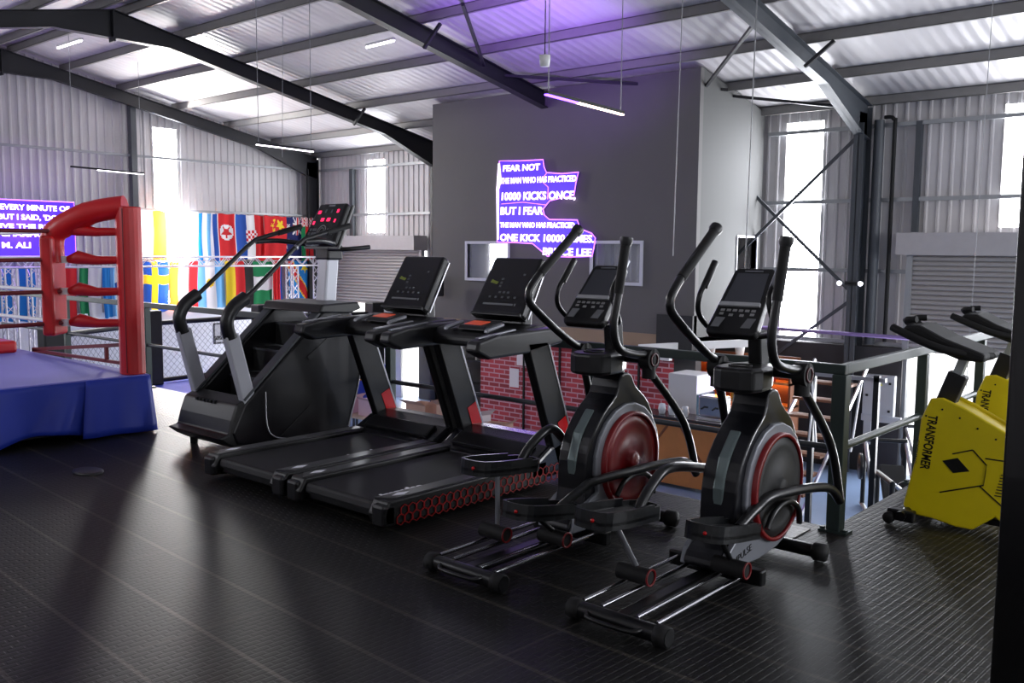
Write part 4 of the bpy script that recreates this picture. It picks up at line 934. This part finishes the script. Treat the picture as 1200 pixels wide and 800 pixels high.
# ================================================================ YELLOW STUDIO BIKES
def bike(x, yy, label):
    root = empty('studio_bike', (x, yy, 0), 0, label, 'exercise bike', 'yellow studio bikes')
    # local x: 0 at the front foot, rear towards +x; flank towards -y
    B_ = [(.0, .1), (.03, .05), (.17, .045), (.31, .02), (.40, .02), (.52, .12), (.60, .06), (.72, .2), (.75, .5), (.6, .6), (.33, .74), (.2, .79), (.13, .78), (.08, .65), (.06, .4)]
    for s in (-1, 1):
        mb = MB(); mb.prism(B_, s*.1 if s > 0 else -.12, s*.12 if s > 0 else -.1, 'y')
        c = mb.build('side_guard', YEL, root, bevel=.012)
    b = MB(); b.prism([(q[0]*.94+.02, q[1]*.96+.01) for q in B_], -.1, .1, 'y'); b.build('flywheel_housing', mat('yellow_shade_panel', (214, 190, 20), .4), root)
    YB = BLK; yf = -.1215
    def line(a, b_, w_=.008):
        q = MB(); q.bar((a[0], yf, a[1]), (b_[0], yf, b_[1]), .002, w_); return q.build('black_stripe', YB, root)
    for a, b_ in (((.27, .46), (.38, .50)), ((.38, .50), (.46, .42)), ((.46, .42), (.45, .3)), ((.45, .3), (.21, .215)), ((.45, .46), (.68, .46)), ((.43, .29), (.62, .14))): line(a, b_)
    q = MB(); q.prism([(.215, .41), (.3, .44), (.37, .37), (.28, .345)], yf-.001, yf+.001, 'y'); q.build('black_diamond', YB, root)
    for i in range(8): line((.51+.004*i, .25+.018*i), (.60-.003*i+.012, .25+.018*i), .006)
    tm = MB()
    text('side_lettering', 'TRANSFORMER', .075, YB, root, frame((.125, yf+.001, .68), (-.1, 0, -.99), (.99, 0, -.1)), .0008, width=.34, bold=.002)
    text('side_lettering', 'CYCLING', .03, YB, root, frame((.06, yf+.001, .52), (-.1, 0, -.99), (.99, 0, -.1)), .0008, width=.15)
    for a in ((.11, .7), (.2, .75), (.3, .71), (.4, .66), (.5, .61)): MB().lathe([(.006, -.124), (.006, -.12)], (a[0], 0, a[1]-.03), 'y', 8).build('screw', BLK, root)
    MB().tube([(.03, -.26, .06), (.03, .26, .06)], .03, 12).build('front_stabiliser', DKPAINT, root)
    MB().tube([(.95, -.26, .05), (.95, .26, .05)], .03, 12).build('rear_stabiliser', DKPAINT, root)
    MB().bar((.03, 0, .07), (.95, 0, .06), .05, .04).build('base_beam', DKPAINT, root)
    for s in (-1, 1):
        MB().lathe([(0, -.015), (.035, -.015), (.035, .015), (0, .015)], (-.04, s*.24, .037), 'y', 16).build('transport_wheel', RUB, root)
        MB().box(-.06, .1, s*.2-.03, s*.2+.03, .02, .09).build('wheel_bracket', BLK, root, bevel=.01)
    MB().bar((.17, 0, .7), (.25, 0, .93), .08, .11).build('head_tube', DKSTEEL, root, bevel=.01)
    MB().bar((.235, 0, .9), (.3, 0, 1.1), .05, .06).build('handlebar_stem', mat('pale_stem', (170, 176, 176), .35, .2), root)
    hb = [(.42, 1.06), (.3, 1.07), (.16, 1.1), (.02, 1.16), (-.09, 1.19)]
    MB().tube(spl([(.42, .0, 1.05), (.36, -.12, 1.06), (.2, -.2, 1.09), (.03, -.2, 1.15), (-.1, -.17, 1.2)], 6), .024, 10).tube(spl([(.42, .0, 1.05), (.36, .12, 1.06), (.2, .2, 1.09), (.03, .2, 1.15), (-.1, .17, 1.2)], 6), .024, 10).build('handlebar', RUB, root)
    MB().prism([(-.06, 1.17), (.08, 1.1), (.28, 1.03), (.42, 1.02), (.43, 1.07), (.2, 1.15), (.06, 1.22), (-.02, 1.22)], -.17, .17, 'y').build('handlebar_pad', RUB, root, bevel=.02)
    MB().tube(spl([(.0, -.06, 1.2), (-.05, -.08, 1.24), (.02, -.1, 1.25)], 4), .02, 8).build('bar_end_grip', RUB, root)
    MB().tube(spl([(.0, .06, 1.2), (-.05, .08, 1.24), (.02, .1, 1.25)], 4), .02, 8).build('bar_end_grip', RUB, root)
    MB().bar((.72, 0, .45), (.82, 0, .98), .05, .05).build('seat_post', ALU, root)
    MB().prism([(.66, .98), (.7, 1.03), (.95, 1.05), (.98, .99), (.85, .96)], -.1, .1, 'y').build('saddle', RUB, root, bevel=.03)
    return root
bike(-1.82, 5.92, 'yellow studio bike in front, with black diamond and lettering, near the corner rail post')
bike(-1.86, 7.3, 'second yellow studio bike, behind the first and half hidden by the black upright')

# ================================================================ BLACK UPRIGHT in the right foreground
root = empty('black_steel_upright', (-.56, 3.35, 0), 0, 'large black steel upright cutting the right edge of the view', 'gym frame')
MB().box(-.155, .2, -.1, .1, .02, 4.0).build('square_tube', GLOSS, root, bevel=.008)
MB().box(-.16, .3, -.15, .15, 0, .02).build('base_plate', BLK, root)
MB().lathe([(0, -.05), (.05, -.05), (.06, -.02), (.06, .05), (.03, .06)], (-.19, -.04, .1), 'x', 16).build('adjustment_knob', BLK2, root)

# small floor drain
o = MB().lathe([(.14, .001), (.14, .012), (.11, .016), (.0, .014)], (0, 0, 0), 'z', 20).build('floor_drain', BLK2); o.location = (-6.68, 2.95, 0); o.scale = (1, .7, 1); tag(o, 'small dark round drain cover on the mat floor before the ring skirt', 'floor drain')

# ================================================================ GROUND FLOOR seen over and through the guard rail
# --- training cage fence on its blue platform
root = empty('cage_fence', (-19.0, 12.0, LOW), 0, 'training cage fence of chain link with black padded top rail on a blue platform', 'cage fence')
off = Vector((-19.0, 12.0, LOW))
PTS = [(-17.6, 7.2), (-19.1, 9.9), (-19.35, 12.9), (-18.3, 15.6)]
MB().prism([(a-off.x, b-off.y) for a, b in [(-17.2, 7.0), (-19.4, 9.9), (-19.6, 12.9), (-18.4, 15.9), (-17.9, 15.9), (-17.8, 12), (-16.4, 8.0)]], 0, .98, 'z').build('blue_platform', mat('blue_mat', (50, 70, 190), .6), root)
PADM = mat('black_cage_padding', (18, 18, 20), .5)
for (a, b) in zip(PTS, PTS[1:]):
    A_ = Vector((a[0], a[1], 0))-Vector((off.x, off.y, 0)); B_ = Vector((b[0], b[1], 0))-Vector((off.x, off.y, 0)); zt, zb = 2.33, 1.06
    MB().tube([A_+Vector((0, 0, zt)), B_+Vector((0, 0, zt))], .055, 10).build('padded_top_rail', PADM, root)
    MB().tube([A_+Vector((0, 0, zb)), B_+Vector((0, 0, zb))], .05, 8).build('padded_bottom_rail', PADM, root)
    L = (B_-A_).length; t = (B_-A_)/L; mb = MB(); H_ = zt-zb; n = int((L+H_)/.15)
    for i in range(n):
        for sg in (1, -1):
            u0 = i*.15-(H_ if sg > 0 else 0); z0, z1 = (zb, zt)
            pts = []
            for k_ in range(2):
                u = u0+(H_*k_ if sg > 0 else -H_*k_)+(0 if sg > 0 else 0); pts.append([u, z0+H_*k_])
            (ua, za), (ub, zb_) = pts
            def clip(ua, za, ub, zb_):
                if abs(ub-ua) < 1e-6: return None
                lo, hi = 0, 1
                for lim, sgn_ in ((0, 1), (L, -1)):
                    fa, fb = (ua-lim)*sgn_, (ub-lim)*sgn_
                    if fa < 0 and fb < 0: return None
                    if fa < 0: lo = max(lo, fa/(fa-fb))
                    if fb < 0: hi = min(hi, fa/(fa-fb))
                if lo >= hi: return None
                return (ua+(ub-ua)*lo, za+(zb_-za)*lo, ua+(ub-ua)*hi, za+(zb_-za)*hi)
            c = clip(ua, za, ub, zb_)
            if c: mb.tube([A_+t*c[0]+Vector((0, 0, c[1])), A_+t*c[2]+Vector((0, 0, c[3]))], .0045, 4)
    mb.build('chain_link_mesh', mat('chain_link_wire', (150, 152, 158), .5, .3), root)
for a, b in PTS:
    MB().box(a-off.x-.17, a-off.x+.17, b-off.y-.2, b-off.y+.2, .98, 2.62).build('post_pad', PADM, root, bevel=.03)
o = MB().box(X0+.2, X0+.215, 13.4, 13.9, -.97, -.4).build('fight_poster', mat('poster_black', (30, 30, 34), .6)); tag(o, 'small black and white poster on the white wall seen through the chain link', 'poster')
q = MB().box(X0+.216, X0+.22, 13.44, 13.6, -.75, -.44).build('poster_figure', mat('poster_grey', (170, 170, 174), .6), o)
q = MB().box(X0+.216, X0+.22, 13.66, 13.85, -.78, -.48).build('poster_figure', mat('poster_grey', (170, 170, 174)), o)
q = MB().box(X0+.216, X0+.22, 13.46, 13.84, -.92, -.86).build('poster_caption_band', mat('poster_grey', (170, 170, 174)), o)

# --- pale door leaf in the left doorway
r_ = MB().box(-19.3, -18.35, 16.55, 16.62, LOW, .05).box(-19.1, -19.07, 16.53, 16.55, LOW, 0).box(-18.75, -18.72, 16.53, 16.55, LOW, 0).build('door_3', mat('pale_door_leaf', (170, 172, 172), .6)); struct(r_)

# --- long table with cartons
def table(x0, x1, y0, y1, z, label, m, name='trestle_table'):
    cx, cy = (x0+x1)/2, (y0+y1)/2; root = empty(name, (cx, cy, LOW), 0, label, 'table')
    h = z-LOW; a, b = (x1-x0)/2, (y1-y0)/2
    MB().box(-a, a, -b, b, h-.04, h).build('tabletop', m, root, bevel=.008)
    for sx in (-1, 1):
        for sy in (-1, 1): MB().box(sx*(a-.08)-.02, sx*(a-.08)+.02, sy*(b-.08)-.02, sy*(b-.08)+.02, 0, h-.04).build('leg', STEEL, root)
    return root
table(-15.6, -10.6, 11.9, 12.7, -1.78, 'long pale table on the ground floor holding open cartons, below the treadmills', mat('pale_table_top', (190, 170, 150), .6))
table(-17.3, -15.9, 13.0, 13.7, -1.25, 'plywood desk on the ground floor seen left of the first treadmill upright', PLY, 'plywood_desk')
o = MB().box(-17.3, -15.9, 12.96, 13.0, -1.6, -1.25).build('desk_apron', PLY); o.parent = [q for q in bpy.data.objects if q.name == 'plywood_desk'][0]; o.location = -Vector((-16.6, 13.35, LOW))
def carton(x, y, z, w, d, h, rzv, label, m=CARD):
    root = empty('open_carton', (x, y, z), rzv, label, 'carton', 'cartons and papers on the long table')
    mb = MB(); t = .012; mb.box(-w/2, w/2, -d/2, d/2, 0, t).box(-w/2, w/2, -d/2, -d/2+t, t, h).box(-w/2, w/2, d/2-t, d/2, t, h).box(-w/2, -w/2+t, -d/2+t, d/2-t, t, h).box(w/2-t, w/2, -d/2+t, d/2-t, t, h).build('carton_body', m, root)
    MB().add([(-w/2, -d/2, h), (w/2, -d/2, h), (w/2+.02, -d/2-h*.45, h*1.25), (-w/2-.02, -d/2-h*.45, h*1.25)], [(0, 1, 2, 3)]).build('carton_flap', m, root)
    MB().add([(w/2, -d/2, h), (w/2, d/2, h), (w/2+h*.4, d/2, h*1.3), (w/2+h*.4, -d/2, h*1.3)], [(0, 1, 2, 3)]).build('carton_flap', m, root)
    return root
PINK = mat('pale_pink_card', (205, 176, 186), .8)
for a in ((-15.2, 12.2, -1.78, .5, .4, .32, .2, 'pale carton at the left end of the long table', PINK), (-14.4, 12.25, -1.78, .6, .4, .34, -.15, 'second carton from the left, with a dark slot, on the long table', PINK), (-13.0, 12.3, -1.78, .5, .45, .42, .1, 'brownish carton near the middle of the long table', CARD),
          (-12.2, 12.3, -1.78, .45, .4, .5, .3, 'tall pale carton between the treadmill uprights', CARD), (-11.5, 12.25, -1.78, .4, .35, .4, -.2, 'carton with white papers in front of the brick wall', PAPER), (-10.95, 12.2, -1.78, .45, .4, .3, .25, 'tan carton at the right end of the long table', CARD)):
    carton(*a)
for x_, z_, w_, h_, lb in ((-12.55, -.35, .3, .42, 'white notice sheet taped on the red brick wall, the upper one'), (-12.75, -.85, .26, .4, 'white notice sheet taped on the red brick wall, the lower one')):
    tag(MB().box(x_, x_+w_, BY+.085, BY+.09, z_-h_, z_).build('notice_sheet', PAPER), lb, 'notice')
# dark clutter shelf behind the left alcove
root = empty('steel_shelf', (-14.3, 15.0, LOW), 0, 'dark steel shelf with dim bottles in the alcove left of the brick wall', 'shelf')
for z_ in (.4, .95, 1.5): MB().box(-.6, .6, -.2, .2, z_, z_+.03).build('shelf_board', DKSTEEL, root)
for sx in (-.6, .57): MB().box(sx, sx+.03, -.2, -.17, 0, 1.9).build('upright', DKSTEEL, root)
for i, (x_, z_) in enumerate(((-14.6, LOW+.98), (-14.35, LOW+.98), (-14.05, LOW+1.53), (-14.5, LOW+1.53))):
    o = MB().lathe([(.07, 0), (.075, .2), (.03, .28), (.03, .34)], (0, 0, 0), 'z', 12).build('jug', mat('dull_white_plastic', (150, 152, 150), .5)); o.location = (x_, 15.0, z_); tag(o, ('dull white jug on the middle shelf, left', 'dull white jug on the middle shelf, right', 'dull white jug on the top shelf, right', 'dull white jug on the top shelf, left')[i]+' of the alcove rack', 'jug', 'jugs on the alcove shelf')

# --- coffee bar
root = empty('bar_counter', (-7.95, 13.55, LOW), 0, 'plywood fronted bar counter with dark top on the ground floor', 'counter')
MB().box(-.95, .95, -.22, .22, .06, 1.17).build('plywood_front', PLY, root, bevel=.006); MB().box(-1.0, 1.0, -.27, .27, 1.17, 1.22).build('counter_top', mat('dark_counter_top', (52, 46, 46), .25), root, bevel=.008)
MB().bar((-.85, -.225, .1), (-.1, -.225, 1.1), .01, .04).build('chevron_batten', mat('dark_stained_wood', (110, 62, 34), .6), root); MB().bar((.1, -.225, 1.1), (.85, -.225, .1), .01, .04).build('chevron_batten', mat('dark_stained_wood', (110, 62, 34), .6), root)
root = empty('display_fridge', (-8.1, 14.15, LOW), 0, 'white drinks fridge with glass door and lit header behind the bar counter', 'fridge')
MB().box(-.3, .26, -.3, .3, 0, 1.88).build('cabinet', mat('fridge_white', (196, 196, 198), .4), root, bevel=.012)
MB().box(.26, .29, -.29, .29, .1, 1.55).build('glass_door', mat('fridge_glass', (40, 48, 60), .08, emit=(110, 140, 170), es=.12), root); MB().box(.26, .285, -.29, .29, 1.58, 1.84).build('lit_header', mat('fridge_header', (230, 225, 255), .4, emit=(230, 222, 255), es=.8), root)
for i in range(3): MB().box(.291, .295, -.2+.05*i, .05, .7+.25*i, .85+.25*i).build('door_reflection', mat('fridge_reflection', (170, 190, 205), .3), root)  # pale blocks paint reflections on the glass door
WARM = mat('warm_under_shelf_strip', (255, 200, 130), .4, emit=(255, 176, 90), es=14)
root = empty('back_bar_shelf', (-7.9, 15.7, LOW), 0, 'warm lit plywood back bar shelves behind the counter', 'shelf')
for z_ in (1.2, 1.62, 2.0): MB().box(-1.1, 1.0, -.18, .18, z_, z_+.04).build('shelf_board', PLY, root); MB().box(-1.0, .9, .1, .13, z_-.03, z_-.005).build('light_strip', WARM, root)
for sx in (-1.1, -.1, .96): MB().box(sx, sx+.04, -.18, .18, 0, 2.04).build('divider', mat('dark_stained_wood', (110, 62, 34)), root)
MB().box(-1.1, 1.0, .19, .21, 0, 2.1).build('back_panel', mat('dark_stained_wood', (110, 62, 34)), root)
rnd = random.Random(3)
cols = [(200, 60, 50), (230, 210, 180), (120, 60, 40), (60, 110, 80), (235, 235, 235), (200, 150, 60)]
cnt = 0; NM = ('first', 'second', 'third', 'fourth', 'fifth', 'sixth', 'seventh')
for lv, z_ in (('lower', 1.24), ('middle', 1.66)):
    for i in range(7):
        x_ = -8.84+i*.26; c = cols[(i*5+(lv == 'lower')*2) % 6]
        o = MB().lathe([(.05, 0), (.055, .14), (.03, .19), (.02, .27), (.0, .27)], (0, 0, 0), 'z', 10).build('bottle', mat('bottle_%d_%d_%d' % c, c, .3)); o.location = (x_, 15.62, LOW+z_+.002)
        tag(o, '%s bottle from the left on the %s warm lit back bar shelf' % (NM[i], lv), 'bottle', 'bottles on the back bar')
for i in range(3):
    o = MB().lathe([(.07, .0), (.1, .26), (.092, .26), (.062, .01)], (0, 0, 0), 'z', 16).build('white_bucket', WHT); o.location = (-8.6+.6*i, 15.7, LOW+2.042); tag(o, ('left', 'middle', 'right')[i]+' white tapered tub standing on top of the back bar shelves', 'tub', 'white tubs on the back bar')
root = empty('coffee_machine', (-7.35, 13.6, -1.13), 0, 'silver coffee machine on the bar counter', 'coffee machine')
MB().box(-.22, .22, -.16, .16, .06, .4).build('body', CHROME, root, bevel=.03); MB().box(-.22, .22, -.2, .16, 0, .05).build('drip_tray', ALU, root, bevel=.01)
for sx in (-.1, .1): MB().tube([(sx, -.16, .22), (sx, -.26, .2)], .015, 8).build('portafilter', RUB, root)
for i, x_ in enumerate((-8.3, -8.1, -7.85)):
    o = MB().lathe([(.05, 0), (.07, .08), (.05, .17), (.0, .18)], (0, 0, 0), 'z', 14).build('glass_jar', mat('pale_glass_jar', (190, 196, 204), .15)); o.location = (x_, 13.5, -1.13); tag(o, ('left', 'middle', 'right')[i]+' of the three pale jars on the bar counter', 'jar', 'jars on the bar counter')

# --- timber stair
root = empty('timber_stair', (-5.8, 12.4, LOW), 0, 'open stair with brown timber treads and pale stringers behind the corner post', 'staircase')
for i in range(9): MB().box(-.42, .42, .28*i, .28*i+.26, .24*(i+1)-.04, .24*(i+1)).build('tread', mat('brown_tread', (120, 78, 54), .6, noise=.3), root)
for sx in (-.45, .45): MB().bar((sx, -.05, .05), (sx, 2.6, 2.2), .03, .06).build('stringer', ALU, root)
# --- suspension straps on a dark frame
root = empty('training_rig', (-4.55, 12.0, LOW), 0, 'black training frame behind the corner rail post', 'training rig')
for sx in (-.5, .35): MB().box(sx, sx+.07, -.03, .04, 0, 2.42).build('upright', BLK, root)
MB().box(-.62, .5, -.03, .03, 2.34, 2.39).build('cross_bar', ALU, root)
for i, (x_, dx) in enumerate(((-5.02, .06), (-4.9, .1), (-4.42, .1), (-4.5, .04))):
    o = MB().bar((0, 0, 0), (dx*(-1)**i, 0, .92), .02, .03).build('strap', WHT); o.location = (x_, 11.94-.03*i, LOW+1.4); tag(o, ('white strap hanging at the far left of the black frame', 'white strap leaning in, second from the left of the frame', 'white strap leaning out at the right of the black frame', 'upright white strap third from the left of the frame')[i], 'strap', 'straps on the black frame')
# --- silver gym frames on the blue floor
def gymframe(x, y, rzv, label):
    root = empty('incline_press_frame', (x, y, LOW), rzv, label, 'gym machine', 'silver gym frames on the blue floor')
    for sx in (-.3, .3):
        MB().tube([(sx, 0, .04), (sx, 1.5, .04)], .035, 8).build('base_tube', ALU, root); MB().tube([(sx, .1, .08), (sx, 1.35, 1.05)], .03, 8).build('guide_rod', ALU, root)
        MB().tube([(sx, 1.4, .04), (sx, 1.4, 1.1)], .035, 8).build('upright', BLK, root)
    MB().tube([(-.32, .0, .05), (.32, .0, .05)], .035, 8).build('cross_tube', BLK, root); MB().tube([(-.32, 1.4, 1.08), (.32, 1.4, 1.08)], .035, 8).build('cross_tube', BLK, root)
    MB().bar((0, .3, .35), (0, .85, .8), .35, .08).build('pad', RUB, root, bevel=.02)
    for sx in (-.42, .42): MB().lathe([(.03, -.02), (.2, -.02), (.2, .02), (.03, .02)], (sx, .95, .75), 'x', 20, loop=True).build('weight_plate', BLK2, root)
gymframe(-4.2, 13.3, .5, 'silver railed gym frame nearest the corner rail post'); gymframe(-4.0, 15.0, .6, 'silver railed gym frame farther off on the blue floor, by the door'); gymframe(-2.9, 12.9, 2.2, 'silver railed gym frame on the blue floor beside the mezzanine edge')
# --- electrical cabinet, lights and pipe on the long wall
root = empty('electrical_cabinet', (-5.75, YW-.34, -1.27), 0, 'pale grey electrical cabinet with yellow warning triangle on the dark wall', 'electrical cabinet')
MB().box(-.28, .28, 0, .11, 0, .74).build('cabinet_door', mat('cabinet_grey', (176, 178, 182), .5), root, bevel=.012)
MB().prism([(-.07, .55), (.07, .55), (0, .67)], -.006, 0, 'y').build('warning_triangle', mat('sign_yellow', (222, 220, 60), .5), root)
for x_, z_ in ((.2, .6), (-.2, .36), (.2, .1)): MB().box(x_-.02, x_+.02, -.02, 0, z_-.02, z_+.02).build('latch', RUB, root)
MB().box(-.3, .4, .03, .1, -.12, 0).box(-.25, -.12, .03, .1, -.5, -.12).box(-.5, -.12, .03, .1, -.55, -.5).build('trunking', mat('cabinet_grey', (176, 178, 182)), root)
tag(MB().tube([(-8.2, YW-.52, .2), (-4.6, YW-.52, .18)], .035, 10).build('lilac_pipe', mat('lilac_pipe_paint', (132, 112, 166), .4)), 'lilac horizontal pipe running along the long wall behind the second elliptical', 'pipe')
root = empty('emergency_light', (-6.26, YW-.52, 1.1), 0, 'small twin spot emergency light on the steel column', 'lamp')
MB().box(-.12, .12, .0, .03, -.04, .04).build('back_box', BLK2, root)
for sx in (-.2, .18): MB().lathe([(.035, 0), (.045, -.05), (0, -.05)], (sx, 0, 0), 'y', 12).build('spot_head', mat('spot_white', (240, 240, 250), .3, emit=(240, 240, 255), es=1.5), root)
MB().box(-.2, .2, .0, .015, -.01, .01).build('bracket', BLK2, root)
speaker('black box unit low beside the office corner, under the left window', -14.6, 14.15, .62, .36)
